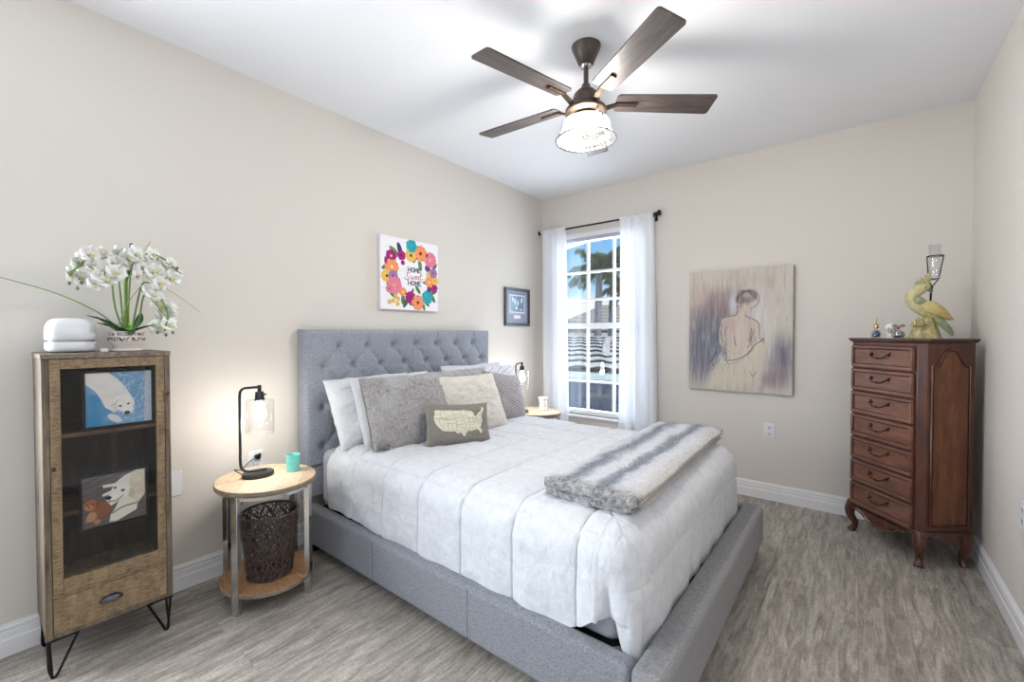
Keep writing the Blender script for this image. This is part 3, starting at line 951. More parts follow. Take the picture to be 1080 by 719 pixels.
# ------------------------------------------------ wreath canvas
def wreath():
    r = Ras(330, 330, (238, 236, 240))
    for k in range(1, 7):
        y = k / 7 + 0.01 * math.sin(k * 3)
        r.line([(0, y), (1, y)], 0.004, (208, 204, 212), 0.7)
    n = fnoise(r.X * 4, r.Y * 40, 3, 3)
    r.mask((n - 0.6) * 3, (214, 210, 218), 0.5)
    def flower(cx, cy, R, c1, c2, c3, n=6, rot=0):
        R = R * 1.18
        c0_ = tuple(q * .72 for q in c1)
        for k in range(n):
            a = rot + 2 * PI * (k + .5) / n
            r.ell(cx + R * .5 * math.cos(a), cy + R * .5 * math.sin(a), R * .46, R * .3, c0_, a)
        for k in range(n):
            a = rot + 2 * PI * k / n
            r.ell(cx + R * .55 * math.cos(a), cy + R * .55 * math.sin(a), R * .5, R * .34, c1, a)
            r.line([(cx, cy), (cx + R * .8 * math.cos(a), cy + R * .8 * math.sin(a))], 0.004, c2, .8)
        r.ell(cx, cy, R * .22, R * .22, c3)
    def rose(cx, cy, R, c1, c2):
        R = R * 1.1
        r.ell(cx, cy, R, R, c1)
        for k in range(7):
            a = k * 0.9; r.ell(cx + R * .75 * math.cos(a), cy + R * .75 * math.sin(a), R * .38, R * .38, c1)
        for q in (0.85, .6, .35):
            r.line([(cx + R * q * math.cos(t / 10 * 5.2 + q * 5), cy + R * q * math.sin(t / 10 * 5.2 + q * 5)) for t in range(11)], 0.006, c2)
    def leaf(cx, cy, L, a, c=(92, 132, 84)):
        L = L * 1.6; c = tuple(q * .9 for q in c)
        r.ell(cx, cy, L, L * .38, c, a)
        r.line([(cx - L * .8 * math.cos(a), cy - L * .8 * math.sin(a)), (cx + L * .8 * math.cos(a), cy + L * .8 * math.sin(a))], 0.003, (60, 92, 62))
    OR, OR2 = (240, 150, 104), (205, 100, 60); TE, TE2 = (52, 170, 182), (20, 110, 125)
    MG, MG2 = (166, 30, 124), (110, 10, 80); PK, PK2 = (222, 128, 148), (160, 60, 90)
    YE, YE2 = (232, 186, 92), (180, 120, 40); LV, LV2 = (160, 118, 168), (104, 64, 120); NV = (60, 62, 104)
    for (x, y, L, a, c) in ((.22, .80, .06, 2.5, (120, 152, 90)), (.31, .84, .06, 1.9, NV), (.08, .58, .045, .6, (92, 132, 84)), (.13, .32, .04, 2.2, (110, 120, 90)),
                            (.19, .21, .05, 5.6, (92, 132, 84)), (.36, .16, .05, 4.6, (92, 132, 84)), (.41, .11, .055, 4.2, (70, 110, 80)), (.54, .10, .045, .3, (92, 132, 84)),
                            (.72, .07, .045, 5.0, (120, 152, 90)), (.78, .11, .04, 5.6, (92, 132, 84)), (.89, .20, .05, 5.3, (80, 120, 80)), (.91, .28, .045, .4, (92, 132, 84)),
                            (.93, .66, .045, 1.0, (80, 112, 84)), (.66, .66, .055, 4.9, (120, 160, 100)), (.57, .74, .045, 4.2, (92, 132, 84)), (.77, .42, .04, .2, (92, 132, 84)),
                            (.52, .26, .035, 1.2, (92, 132, 84)), (.28, .26, .035, 1.0, (92, 132, 84)), (.62, .30, .045, 2.2, (92, 132, 84)), (.88, .48, .04, 2.4, (92, 132, 84)), (.30, .40, .03, 2., (92, 132, 84))):
        leaf(x, y, L, a, c)
    flower(.17, .73, .075, MG, MG2, (240, 190, 90), 5); flower(.12, .66, .055, MG, MG2, MG2, 5); flower(.34, .76, .06, MG, MG2, MG2, 5, .5); flower(.36, .66, .03, MG, MG2, MG2, 5)
    flower(.18, .58, .095, OR, OR2, (250, 214, 120), 6)
    flower(.10, .45, .075, YE, YE2, (70, 50, 40), 11); flower(.20, .46, .065, LV, LV2, LV2, 10)
    flower(.22, .33, .10, PK, PK2, (230, 160, 120), 12); flower(.14, .28, .05, PK, PK2, PK2, 8)
    flower(.36, .25, .055, OR, OR2, (250, 214, 120), 5)
    for (x, y) in ((.20, .12), (.28, .15), (.27, .08), (.14, .10), (.24, .19)): flower(x, y, .028, YE, YE2, (240, 220, 150), 5)
    flower(.49, .18, .08, MG, MG2, (120, 40, 90), 5)
    flower(.62, .115, .095, OR, OR2, (120, 50, 30), 6)
    rose(.79, .20, .085, TE, TE2)
    flower(.92, .35, .06, MG, MG2, MG2, 6); flower(.83, .32, .04, LV2, MG2, MG2, 5)
    flower(.83, .43, .07, OR, OR2, (250, 214, 120), 6); flower(.94, .46, .055, YE, YE2, (200, 130, 60), 9); flower(.82, .53, .04, YE, YE2, (240, 220, 150), 6)
    flower(.91, .57, .06, LV, LV2, LV2, 9); flower(.80, .63, .045, LV2, (70, 30, 90), LV2, 6)
    flower(.85, .76, .095, PK, PK2, (230, 170, 150), 11); flower(.77, .82, .03, (110, 30, 40), (80, 10, 20), (80, 10, 20), 5)
    flower(.67, .83, .10, OR, OR2, (120, 60, 40), 6, .4)
    flower(.50, .78, .08, YE, OR2, (90, 50, 40), 10)
    rose(.51, .915, .08, TE, TE2)
    DG = (62, 62, 70)
    word(r, 'HOME', .45, .545, .043, .062, .016, .013, DG)
    word(r, 'HOME', .45, .355, .045, .062, .016, .013, DG)
    RS = (178, 92, 78)
    def sc(P, w=.010): r.line(P, w, RS, curve=True)
    sc([(.475, .52), (.44, .53), (.43, .49), (.455, .465), (.45, .43), (.41, .435), (.39, .46)], .012)      # S
    sc([(.49, .49), (.495, .45), (.515, .45), (.525, .485), (.53, .45), (.55, .45), (.56, .49)])             # w
    sc([(.575, .465), (.60, .475), (.595, .495), (.578, .485), (.58, .452), (.605, .448)])                  # e
    sc([(.62, .465), (.645, .475), (.64, .495), (.623, .485), (.625, .452), (.65, .448)])                   # e
    sc([(.685, .545), (.668, .49), (.665, .455), (.685, .448), (.71, .46)])                                 # t
    sc([(.655, .505), (.70, .51)], .008)
    return r
r = wreath()
cv = thing('wreath_canvas', 'square white canvas with a floral wreath around the words HOME sweet HOME', 'wall art', (0.0, -1.79, 1.742), PI / 2)
build('stretcher', MB().box(-0.27, 0.27, -0.034, -0.002, -0.265, 0.265), plain('white canvas edge', (226, 225, 230), 0.9), cv)
mb, colr = painted_plane(r, 0.54, 0.53)
pl_ = build('print', mb, M_paint, cv, color=colr, smooth=False); pl_.location = (0, -0.0345, 0)

# ------------------------------------------------ small framed picture
def award():
    r = Ras(160, 160, (150, 154, 168))
    r.mask(fnoise(r.X * 20, r.Y * 20, 3, 1) - .3, (128, 130, 146), .6)
    r.poly([(.16, .33), (.16, .86), (.84, .86), (.84, .33)], (226, 230, 238))
    r.poly([(.19, .36), (.19, .83), (.81, .83), (.81, .36)], (112, 132, 160))
    r.mask(r.inside([(.19, .36), (.19, .83), (.5, .83), (.5, .36)]) * (fnoise(r.X * 5, r.Y * 5, 3, 3)), (176, 198, 206), .9)
    for (x, y, rx, ry, a) in ((.30, .72, .035, .07, .2), (.40, .66, .035, .09, .1), (.53, .62, .03, .08, 0), (.47, .47, .05, .04, 0), (.70, .71, .035, .09, -.2), (.66, .42, .06, .02, 0)):
        r.ell(x, y, rx, ry, (224, 240, 246), a, soft=.03)
    r.line([(.14, .90), (.86, .90)], .02, (96, 110, 126)); r.line([(.14, .30), (.86, .30)], .012, (206, 212, 224))
    r.poly([(.36, .16), (.36, .26), (.64, .26), (.64, .16)], (232, 236, 242))
    r.line([(.42, .235), (.58, .235)], .01, (180, 184, 196)); r.line([(.42, .20), (.58, .20)], .01, (180, 184, 196))
    return r
fr = thing('framed_picture', 'small square picture in a dark frame hanging left of the window', 'wall art', (0.0, -0.447, 1.564), PI / 2)
W_, H_ = 0.40, 0.375
mb = MB()
for a in (((-W_ / 2, W_ / 2), (H_ / 2 - .026, H_ / 2)), ((-W_ / 2, W_ / 2), (-H_ / 2, -H_ / 2 + .026)), ((-W_ / 2, -W_ / 2 + .026), (-H_ / 2 + .026, H_ / 2 - .026)), ((W_ / 2 - .026, W_ / 2), (-H_ / 2 + .026, H_ / 2 - .026))):
    mb.box(a[0][0], a[0][1], -0.024, -0.002, a[1][0], a[1][1])
build('frame', mb, plain('dark pewter frame', (66, 68, 78), 0.35, 0.4), fr, bevel=0.003)
mb, colr = painted_plane(award(), W_ - .04, H_ - .04)
o = build('picture', mb, M_print, fr, color=colr, smooth=False); o.location = (0, -0.010, 0)

# ------------------------------------------------ big painting
def figure():
    r = Ras(300, 390, (202, 194, 184), 390 / 300)
    X, Y = r.X, r.Y
    st = fnoise(X * 22, Y * 3, 4, 2); bl = fnoise(X * 4, Y * 4, 4, 5)
    r.mask(np.clip(st * 1.6 - .5, 0, 1), (186, 176, 164), .6)
    def blob(cx, cy, rx, ry, col, a, pw=1.5):
        d = ((X - cx) / rx) ** 2 + ((Y - cy) / ry) ** 2
        r.mask(np.exp(-d ** pw) * (0.55 + 0.75 * st) * (0.6 + .7 * bl), col, a)
    blob(.36, .72, .26, .14, (146, 124, 124), .95); blob(.22, .60, .22, .20, (128, 118, 126), .95); blob(.18, .40, .20, .22, (106, 108, 124), 1)
    blob(.10, .22, .13, .18, (112, 114, 128), .9); blob(.30, .36, .12, .16, (120, 124, 134), .9); blob(.10, .80, .12, .12, (196, 178, 166), .8)
    blob(.90, .30, .15, .16, (112, 110, 130), 1.1); blob(.84, .12, .14, .08, (138, 120, 128), .9); blob(.55, .93, .3, .06, (190, 180, 164), .6)
    blob(.46, .72, .05, .10, (196, 200, 208), 1.0); blob(.70, .64, .08, .16, (206, 204, 206), .9); blob(.78, .42, .06, .14, (206, 202, 198), .9)
    # shawl and skirt
    r.poly([(.22, .10), (.30, .26), (.42, .30), (.55, .33), (.66, .42), (.74, .46), (.78, .36), (.74, .18), (.70, .06), (.40, .02), (.20, .02)], (206, 196, 178), .8, soft=.08)
    # back
    sk = (200, 186, 174)
    r.poly([(.335, .60), (.31, .50), (.32, .40), (.36, .34), (.38, .28), (.48, .28), (.58, .33), (.66, .42), (.70, .44), (.71, .54), (.68, .58), (.60, .615), (.57, .66), (.50, .66), (.48, .62), (.40, .62)], sk, .92, soft=.02)
    blob(.42, .55, .06, .06, (186, 160, 154), .6); blob(.62, .52, .05, .06, (190, 170, 160), .5)
    # neck, head, hair
    r.poly([(.50, .60), (.50, .68), (.59, .70), (.61, .61)], sk, 1, soft=.015)
    r.ell(.62, .725, .078, .060 * 1.3, (200, 186, 176), .2, soft=.02)
    r.ell(.595, .775, .090, .070, (148, 134, 130), .35, soft=.03); r.ell(.525, .755, .045, .052, (128, 116, 118), 0, soft=.02); r.ell(.60, .79, .05, .03, (176, 162, 154), .4, soft=.03)
    K = (72, 70, 80)
    def ln(P, w=.006, a=.85, col=K): r.line(P, w, col, a, curve=True)
    for k in range(6):
        ln([(.49, .735 + .008 * k), (.53, .785 + .008 * k), (.60, .825 - .004 * k), (.68, .800 - .012 * k)], .005, .7)
    ln([(.69, .79), (.70, .745), (.68, .705), (.63, .675)], .006, .7)
    ln([(.49, .70), (.50, .66), (.48, .625), (.40, .615), (.35, .60), (.325, .55), (.30, .46), (.30, .41)], .007)
    ln([(.57, .625), (.60, .605), (.66, .585), (.70, .55), (.705, .48), (.71, .43)], .007)
    ln([(.385, .53), (.375, .47), (.39, .41), (.375, .34)], .006); ln([(.345, .56), (.34, .47), (.36, .38), (.385, .30)], .007)
    ln([(.63, .52), (.625, .46), (.60, .42)], .006); ln([(.655, .50), (.62, .41), (.60, .36)], .006)
    ln([(.47, .45), (.475, .41), (.487, .375)], .009, .8)
    ln([(.40, .25), (.50, .265), (.60, .315), (.66, .38), (.74, .425)], .008, .85); ln([(.38, .22), (.48, .235), (.58, .29), (.66, .36)], .005, .6)
    ln([(.30, .36), (.26, .28), (.22, .22)], .007, .7, (70, 84, 100)); ln([(.38, .33), (.33, .26), (.25, .20)], .008, .75, (70, 84, 100)); ln([(.35, .30), (.38, .25), (.40, .28)], .007, .7)
    ln([(.24, .24), (.28, .30), (.34, .33)], .006, .6); ln([(.28, .20), (.24, .16)], .006, .5)
    ln([(.62, .17), (.645, .13), (.68, .17)], .006, .7); ln([(.60, .34), (.61, .26)], .004, .5); ln([(.70, .40), (.74, .44), (.745, .40)], .006, .8)
    for (x0_, y0_, x1_, y1_, n_, c_) in ((.31, .56, .40, .30, 16, (96, 96, 108)), (.60, .50, .70, .42, 9, (110, 106, 112)), (.22, .34, .40, .22, 14, (78, 88, 102)), (.49, .70, .62, .82, 8, (112, 102, 104))):
        rs_ = random.Random(int(x0_ * 100))
        for q in range(n_):
            xx = x0_ + (x1_ - x0_) * rs_.random(); yy = y0_ + (y1_ - y0_) * rs_.random()
            ln([(xx, yy), (xx + rs_.uniform(-.02, .03), yy - .03), (xx + rs_.uniform(-.03, .05), yy - .07)], .004, .55, c_)
    r.mask(np.clip((fnoise(X * 70, Y * 9, 3, 8) - .5) * 3, 0, 1), (222, 216, 208), .35)
    r.mask(np.clip((fnoise(X * 50, Y * 7, 3, 18) - .56) * 4, 0, 1), (120, 116, 122), .22)
    r.mask(np.exp(-((X - .34) / .03) ** 2 - ((Y - .27) / .06) ** 2), (216, 216, 220), .6)
    return r
pt = thing('figure_painting', 'large unframed painting of a woman seen from behind, right of the window', 'wall art', (1.93, 0, 1.328), 0)
build('stretcher', MB().box(-0.375, 0.375, -0.034, -0.002, -0.495, 0.485), plain('raw canvas edge', (120, 112, 100), 0.9), pt)
mb, colr = painted_plane(figure(), 0.75, 0.98)
o = build('painted_front', mb, M_paint, pt, color=colr, smooth=False); o.location = (0, -0.0345, -0.005)

# ================================================================== OUTLETS
outlet('wall_outlet', (2.154, 0, 0.54), 0, 'white wall outlet below the painting', w=0.072, h=0.117)
outlet('wall_outlet', (RW, -1.17, 0.54), -PI / 2, 'white wall outlet on the right wall at the picture edge', w=0.075, h=0.117)
t = outlet('wall_plate', (0, -3.262, 0.545), PI / 2, 'white wall plate with a cable behind the wooden cabinet', 'blank', w=0.085, h=0.125)
build('cable_port', MB().lathe([(0.006, 0), (0.006, 0.006), (0.004, 0.012), (0, 0.012)], 14, M=Matrix.Translation((-0.01, -0.006, 0.0)) @ Matrix.Rotation(PI / 2, 4, 'X')), M_darkgrey, t)
outlet('wall_outlet', (0, -2.875, 0.575), PI / 2, 'white wall outlet behind the near lamp, lamp plugged in', w=0.075, h=0.117)

# ================================================================== PILLOWS
def pillow_mesh(w, h, t, seed, wr=0.5, nu=72, nv=60, pinch=0.05, sag=0.0, color=False, fold=None):
    u = np.linspace(-1, 1, nu)[:, None]; v = np.linspace(-1, 1, nv)[None, :]
    ex = 1 - pinch * (1 - u ** 2) * 1.0; ez = 1 - pinch * (1 - v ** 2)
    X = w / 2 * u * ez; Z = h / 2 * v * ex
    th = t / 2 * np.clip(1 - np.abs(u) ** 2.6, 0, 1) ** 0.55 * np.clip(1 - np.abs(v) ** 2.6, 0, 1) ** 0.55
    n1 = (fnoise(u * 2.6 + v * 1.1, v * 4.0 - u, 4, seed) - 0.5); n2 = (fnoise(u * 2.6 + 9, v * 4 + 5, 4, seed + 3) - 0.5)
    F = -th * (1 + wr * n1) ; B = th * (1 + wr * n2)
    X = X + 0 * v + wr * 0.02 * (fnoise(v * 3, u * 0 + seed, 2, seed) - .5) * w
    Z = Z + 0 * u + wr * 0.05 * (fnoise(u * 3, v * 0 + seed, 2, seed + 5) - .5) * h - sag * (1 - np.abs(u) ** 2) * (v > 0) * v
    A = np.stack([X, F, Z], -1); Bk = np.stack([X, B, Z], -1)
    return A, Bk
def pillow(name, w, h, t, seed, m, label, loc, lean, yaw_=0.0, roll_=0.0, wr=0.5, pinch=0.05, sag=0.0, group=None, flange=0.0, rough_disp=0.0, ddens=40, nu=72, nv=60):
    A, Bk = pillow_mesh(w, h, t, seed, wr, nu, nv, pinch, sag)
    if rough_disp:
        A[..., 1] -= rough_disp * fnoise(A[..., 0] * ddens, A[..., 2] * ddens, 3, seed)
    A[..., 2] += h / 2; Bk[..., 2] += h / 2
    mb = MB().grid(A); mb.grid(Bk, flip=True)
    o = build(name, mb, m, angle=180, loc=loc, rot=(-lean, roll_, PI / 2 + yaw_))
    return tag(o, label, 'pillow', group)

def crinkle(name, c1, c2, scale=40, bmp=0.8, white=None):
    m, nt, b = new_mat(name)
    v = coords(nt, (1, 1, 0.55), (0, 0.5, 0))
    n = noise(nt, v, scale, 4, 0.6, 1.2)
    n3 = noise(nt, coords(nt, (1, 1, 0.35), (0, 0.75, 0)), scale * 2.2, 4, 0.75, 2.5)
    col = ramp(nt, n3, [(0.38, srgb(c1)), (0.58, srgb(c2))])
    if white:
        big = noise(nt, coords(nt), 5, 2)
        col = mixc(nt, ramp(nt, big, [(0.5, (0, 0, 0, 1)), (0.68, (0.6, 0.6, 0.6, 1))]), col, srgb(white))
    nt.links.new(col, b.inputs['Base Color'])
    b.inputs['Roughness'].default_value = 0.6; b.inputs['Sheen Weight'].default_value = 0.5
    ad = nt.nodes.new('ShaderNodeMath'); ad.operation = 'ADD'
    nt.links.new(n, ad.inputs[0]); nt.links.new(n3, ad.inputs[1])
    bump(nt, b, ad.outputs[0], bmp, 0.012)
    return m
M_sham = crinkle('silver grey crinkled velvet', (134, 129, 129), (204, 200, 199), 42, 1.0, (220, 221, 227))
def lattice(name, base, line, scale, w=0.06):
    m, nt, b = new_mat(name)
    vo = nt.nodes.new('ShaderNodeTexVoronoi'); vo.feature = 'DISTANCE_TO_EDGE'; vo.inputs['Scale'].default_value = scale; vo.inputs['Randomness'].default_value = 0.25
    nt.links.new(coords(nt, (1, 0.01, 1), (0, 0.4, 0)), vo.inputs['Vector'])
    nt.links.new(ramp(nt, vo.outputs['Distance'], [(w * .6, srgb(line)), (w, srgb(base))]), b.inputs['Base Color'])
    b.inputs['Roughness'].default_value = 0.95
    bump(nt, b, noise(nt, coords(nt), 300, 2), 0.3, 0.002)
    return m
M_cream = lattice('cream lattice cloth', (214, 208, 198), (204, 201, 198), 11, 0.10)
M_dots = lattice('taupe honeycomb cloth', (128, 118, 118), (196, 192, 196), 55, 0.16)
M_scroll = lattice('white cloth with grey scrolls', (222, 223, 228), (158, 160, 170), 24, 0.07)
PZ = 0.628
pillow('bed_pillow', 0.64, 0.44, 0.20, 3, M_pcase, 'pale grey pillow leaning on the headboard, leftmost on the bed', (0.37, -2.25, PZ), 0.44, 0.05, wr=0.7, pinch=0.03)
pillow('bed_pillow', 0.62, 0.44, 0.16, 8, M_pcase, 'white pillow squeezed between the leftmost pillow and the crinkled grey one', (0.48, -2.17, PZ), 0.38, 0.03, wr=0.5, pinch=0.03)
pillow('sham_pillow', 0.62, 0.45, 0.17, 12, M_sham, 'silver crinkled velvet pillow in front at the left, with knotted corner', (0.62, -2.19, PZ - 0.005), 0.38, -0.08, wr=0.35, pinch=0.03, rough_disp=0.014, ddens=60, nu=150, nv=120)
pillow('bed_pillow', 0.70, 0.44, 0.20, 21, M_pcase, 'white pillow against the headboard at the right, farthest back', (0.33, -1.30, PZ), 0.30, 0.0, wr=0.6, pinch=0.03)
pillow('patterned_pillow', 0.66, 0.42, 0.14, 27, M_scroll, 'white pillow with grey scroll pattern behind the taupe dotted one', (0.43, -1.22, PZ), 0.30, 0.0, wr=0.5, pinch=0.03)
pillow('sham_pillow', 0.60, 0.42, 0.14, 33, M_sham, 'crinkled grey velvet pillow mostly hidden behind the cream cushion', (0.46, -1.62, PZ), 0.28, 0.0, wr=0.4, pinch=0.03, rough_disp=0.012, ddens=60, nu=120, nv=100)
pillow('cream_cushion', 0.56, 0.42, 0.15, 38, M_cream, 'square cream cushion with faint lattice, behind the map cushion', (0.70, -1.73, PZ), 0.42, -0.04, 0.02, wr=0.35, pinch=0.05)
pillow('taupe_cushion', 0.42, 0.39, 0.14, 44, M_dots, 'taupe honeycomb cushion at the right end of the pillow pile', (0.60, -1.315, PZ), 0.38, -0.10, 0.17, wr=0.3, pinch=0.05)
kn = MB()
for a_, l_ in ((0.2, 0.045), (-0.5, 0.04), (2.6, 0.035), (3.4, 0.03)):
    kn.tube(smooth_path([(0, 0, 0), (math.cos(a_) * l_ * .5, -0.008, 0.010 + math.sin(a_) * l_ * .4), (math.cos(a_) * l_, -0.004, math.sin(a_) * l_ * .5)], 5), [0.009, .011, .012, .012, .011, .010, .009, .008, .007, .005, .002], 10)
sham0 = bpy.data.objects['sham_pillow']
build('corner_knot', kn, fabric('dark grey ribbon', (92, 90, 92), (130, 128, 130), 200, .3), sham0, loc=(-0.27, -0.045, 0.022))
# ---- map cushion
US = [(.035, .93), (.03, .80), (.0, .62), (.015, .47), (.06, .32), (.10, .24), (.16, .13), (.235, .10), (.33, .07), (.38, .09), (.405, .03), (.45, -.02), (.475, .02), (.51, .02), (.54, -.08), (.565, -.12),
      (.60, -.10), (.61, .0), (.66, .09), (.70, .06), (.76, .09), (.80, .12), (.84, .13), (.875, .10), (.90, .0), (.935, -.03), (.955, .04), (.94, .15), (.915, .22), (.945, .31), (.965, .42), (.985, .50), (.98, .58), (.965, .60), (.985, .68),
      (.99, .78), (1.01, .84), (1.04, .92), (1.03, 1.02), (1.0, 1.06), (.975, 1.06), (.965, .93), (.93, .85), (.89, .82), (.87, .74), (.83, .70), (.815, .66), (.80, .74), (.79, .84), (.75, .90), (.67, .93), (.60, .96), (.5, .95), (.4, .95), (.2, .955), (.07, .97)]
STL = [[(.03, .80), (.14, .77)], [(.01, .64), (.26, .60)], [(.14, .95), (.14, .60)], [(.10, .62), (.10, .46), (.20, .20)], [(.20, .60), (.20, .42)], [(.26, .60), (.26, .10)], [(.20, .42), (.42, .40)],
       [(.20, .95), (.22, .80), (.28, .72), (.38, .72)], [(.38, .95), (.38, .55)], [(.26, .56), (.42, .55)], [(.42, .70), (.42, .10)], [(.34, .40), (.34, .10)], [(.38, .78), (.53, .78)], [(.40, .62), (.55, .60)], [(.42, .49), (.57, .49)],
       [(.42, .36), (.59, .36)], [(.42, .32), (.50, .31), (.50, .22), (.60, .20)], [(.53, .95), (.54, .72), (.57, .58), (.60, .45), (.60, .20)], [(.55, .70), (.65, .69)], [(.57, .58), (.66, .58)], [(.60, .46), (.69, .44)], [(.60, .33), (.70, .32)],
       [(.65, .92), (.64, .80), (.67, .66), (.67, .52), (.70, .40), (.68, .26), (.68, .09)], [(.70, .66), (.70, .50)], [(.76, .64), (.76, .48)], [(.70, .40), (.92, .42)], [(.70, .34), (.94, .36)], [(.74, .34), (.74, .10)], [(.79, .34), (.81, .14)],
       [(.86, .33), (.92, .24)], [(.80, .42), (.84, .54), (.84, .66)], [(.84, .56), (.95, .58)], [(.86, .48), (.96, .50)], [(.84, .66), (.95, .66)], [(.95, .66), (.95, .84)], [(.92, .70), (.98, .72)], [(.76, .70), (.84, .68)]]
def map_cushion():
    w, h, t = 0.42, 0.255, 0.11
    nu, nv = 260, 170
    A, Bk = pillow_mesh(w, h, t, 51, 0.3, nu, nv, 0.06)
    r = Ras(nu, nv, (118, 114, 106), nv / nu)
    r.mask(fnoise(r.X * 90, r.Y * 60, 2, 3), (146, 143, 136), .9)
    r.mask((np.maximum(np.abs(r.X - .5) * 2, np.abs(r.Y - .5) * 2) - .93) * 12, (160, 160, 162), .5)
    f = lambda P: [(0.085 + 0.80 * x, 0.23 + 0.62 * y) for x, y in P]
    r.poly(f(US), (216, 210, 192)); r.line(f(US + [US[0]]), .006, (96, 90, 84), .9)
    for q in STL: r.line(f(q), .0042, (132, 124, 112), .9)
    col = r.rgba().transpose(1, 0, 2)
    A[..., 2] += h / 2; Bk[..., 2] += h / 2
    mb = MB().grid(A); mb.grid(Bk, flip=True)
    back = np.zeros(col.shape); back[:] = (0.18, 0.17, 0.15, 1)
    c_ = np.concatenate([col.reshape(-1, 4), back.reshape(-1, 4)])
    o = build('map_cushion', mb, M_printcloth, angle=180, color=c_, loc=(0.83, -2.065, PZ + 0.004), rot=(-0.36, 0.06, PI / 2 - 0.40))
    return tag(o, 'small grey cushion printed with a cream map of the United States', 'pillow')
map_cushion()

# ================================================================== THROW
def throw_blanket():
    m, nt, b = new_mat('striped faux fur')
    tc = nt.nodes.new('ShaderNodeTexCoord'); sp_ = nt.nodes.new('ShaderNodeSeparateXYZ')
    wob = noise(nt, coords(nt, (1, 0.6, 1)), 9, 4, 0.6)
    wob2 = noise(nt, coords(nt, (0.35, 1.6, 1)), 60, 3, 0.6)
    nt.links.new(tc.outputs['Object'], sp_.inputs[0])
    ad = nt.nodes.new('ShaderNodeMath'); ad.operation = 'MULTIPLY_ADD'; ad.inputs[1].default_value = 0.10
    nt.links.new(wob, ad.inputs[0]); nt.links.new(sp_.outputs['X'], ad.inputs[2])
    ad2 = nt.nodes.new('ShaderNodeMath'); ad2.operation = 'MULTIPLY_ADD'; ad2.inputs[1].default_value = 0.06
    nt.links.new(wob2, ad2.inputs[0]); nt.links.new(ad.outputs[0], ad2.inputs[2])
    sc_ = nt.nodes.new('ShaderNodeMath'); sc_.operation = 'MULTIPLY_ADD'; sc_.inputs[1].default_value = 2.05; sc_.inputs[2].default_value = 0.36
    nt.links.new(ad2.outputs[0], sc_.inputs[0])
    W1 = srgb((238, 239, 244)); G1 = srgb((158, 165, 180)); D1 = srgb((122, 128, 142)); B1 = srgb((222, 217, 214)); LG = srgb((224, 226, 233))
    col = ramp(nt, sc_.outputs[0], [(0.05, LG), (0.14, W1), (0.22, LG), (0.30, D1), (0.36, G1), (0.44, W1), (0.54, W1), (0.60, G1), (0.66, D1), (0.72, LG), (0.80, W1), (0.92, B1)])
    # darker brown towards both folded ends (pattern of the pelt)
    ye = nt.nodes.new('ShaderNodeMath'); ye.operation = 'ABSOLUTE'; nt.links.new(sp_.outputs['Y'], ye.inputs[0])
    ye2 = nt.nodes.new('ShaderNodeMath'); ye2.operation = 'MULTIPLY_ADD'; ye2.inputs[1].default_value = 0.12; nt.links.new(wob2, ye2.inputs[0]); nt.links.new(ye.outputs[0], ye2.inputs[2])
    col = mixc(nt, ramp(nt, ye2.outputs[0], [(0.70, (0, 0, 0, 1)), (0.76, (0.75, 0.75, 0.75, 1))]), col, ramp(nt, noise(nt, coords(nt, (1, 0.5, 1)), 55, 3, 0.7), [(0.4, srgb((74, 70, 70))), (0.6, srgb((190, 186, 186)))]))
    st = noise(nt, coords(nt, (1, 0.3, 1)), 160, 3, 0.7)
    col = mixc(nt, 0.25, col, ramp(nt, st, [(0.3, (0.50, 0.50, 0.52, 1)), (0.55, (1, 1, 1, 1))]), 'MULTIPLY')
    nt.links.new(col, b.inputs['Base Color']); b.inputs['Roughness'].default_value = 1.0; b.inputs['Sheen Weight'].default_value = 0.4
    bump(nt, b, st, 1.0, 0.012)
    t = thing('throw_blanket', 'folded grey and white striped faux fur throw across the foot of the bed', 'blanket', (1.86, -1.70, 0.642), 0.028)
    # folded band : three soft layers, section in x-z, swept along y with wavy offsets
    def layer(x0, x1, z0, z1, ya, yb, seed, n=130, k=44):
        ys_ = np.linspace(ya, yb, n)
        a = np.linspace(0, 2 * PI, k, endpoint=False)
        ca, sa = np.cos(a), np.sin(a)
        ex = np.sign(ca) * np.abs(ca) ** 0.35; ez = np.sign(sa) * np.abs(sa) ** 0.8
        S = np.zeros((n, k, 3))
        endr = np.clip(np.minimum(ys_ - ya, yb - ys_) / 0.022, 0, 1) ** 0.5
        for i, y in enumerate(ys_):
            wx = 0.012 * (fnoise(y * 6, seed, 3, seed) - .5)
            hx = (x1 - x0) / 2 + 0.01 * (fnoise(y * 5, seed + 3, 2, seed + 1) - .5); hz = (z1 - z0) / 2 * (0.25 + .75 * endr[i])
            xx = (x0 + x1) / 2 + wx + hx * ex * (0.985 + 0.015 * endr[i])
            zz = (z0 + z1) / 2 + hz * ez
            S[i, :, 0] = xx; S[i, :, 1] = y; S[i, :, 2] = zz
        S[..., 2] += 0.014 * (fnoise(S[..., 0] * 9, S[..., 1] * 7, 3, seed + 5) - .5) * (S[..., 2] > (z0 + z1) / 2)
        S += 0.006 * (np.stack([fnoise(S[..., 0] * 70, S[..., 1] * 70 + S[..., 2] * 60, 2, seed + q) for q in (1, 2, 3)], -1) - .5)
        mb = MB().grid(S, closed_v=True, flip=True)
        nv_ = len(mb.v)
        mb.f.append(list(range(k))[::-1]); mb.m.append(0)
        mb.f.append([(n - 1) * k + q for q in range(k)][::1]); mb.m.append(0)
        return mb
    build('folded_layer', layer(-0.195, 0.195, 0.0, 0.026, -0.70, 0.70, 1), m, t, angle=80)
    build('folded_layer', layer(-0.200, 0.190, 0.022, 0.046, -0.715, 0.715, 4), m, t, angle=80)
    build('folded_layer', layer(-0.195, 0.200, 0.042, 0.074, -0.725, 0.72, 8), m, t, angle=80)
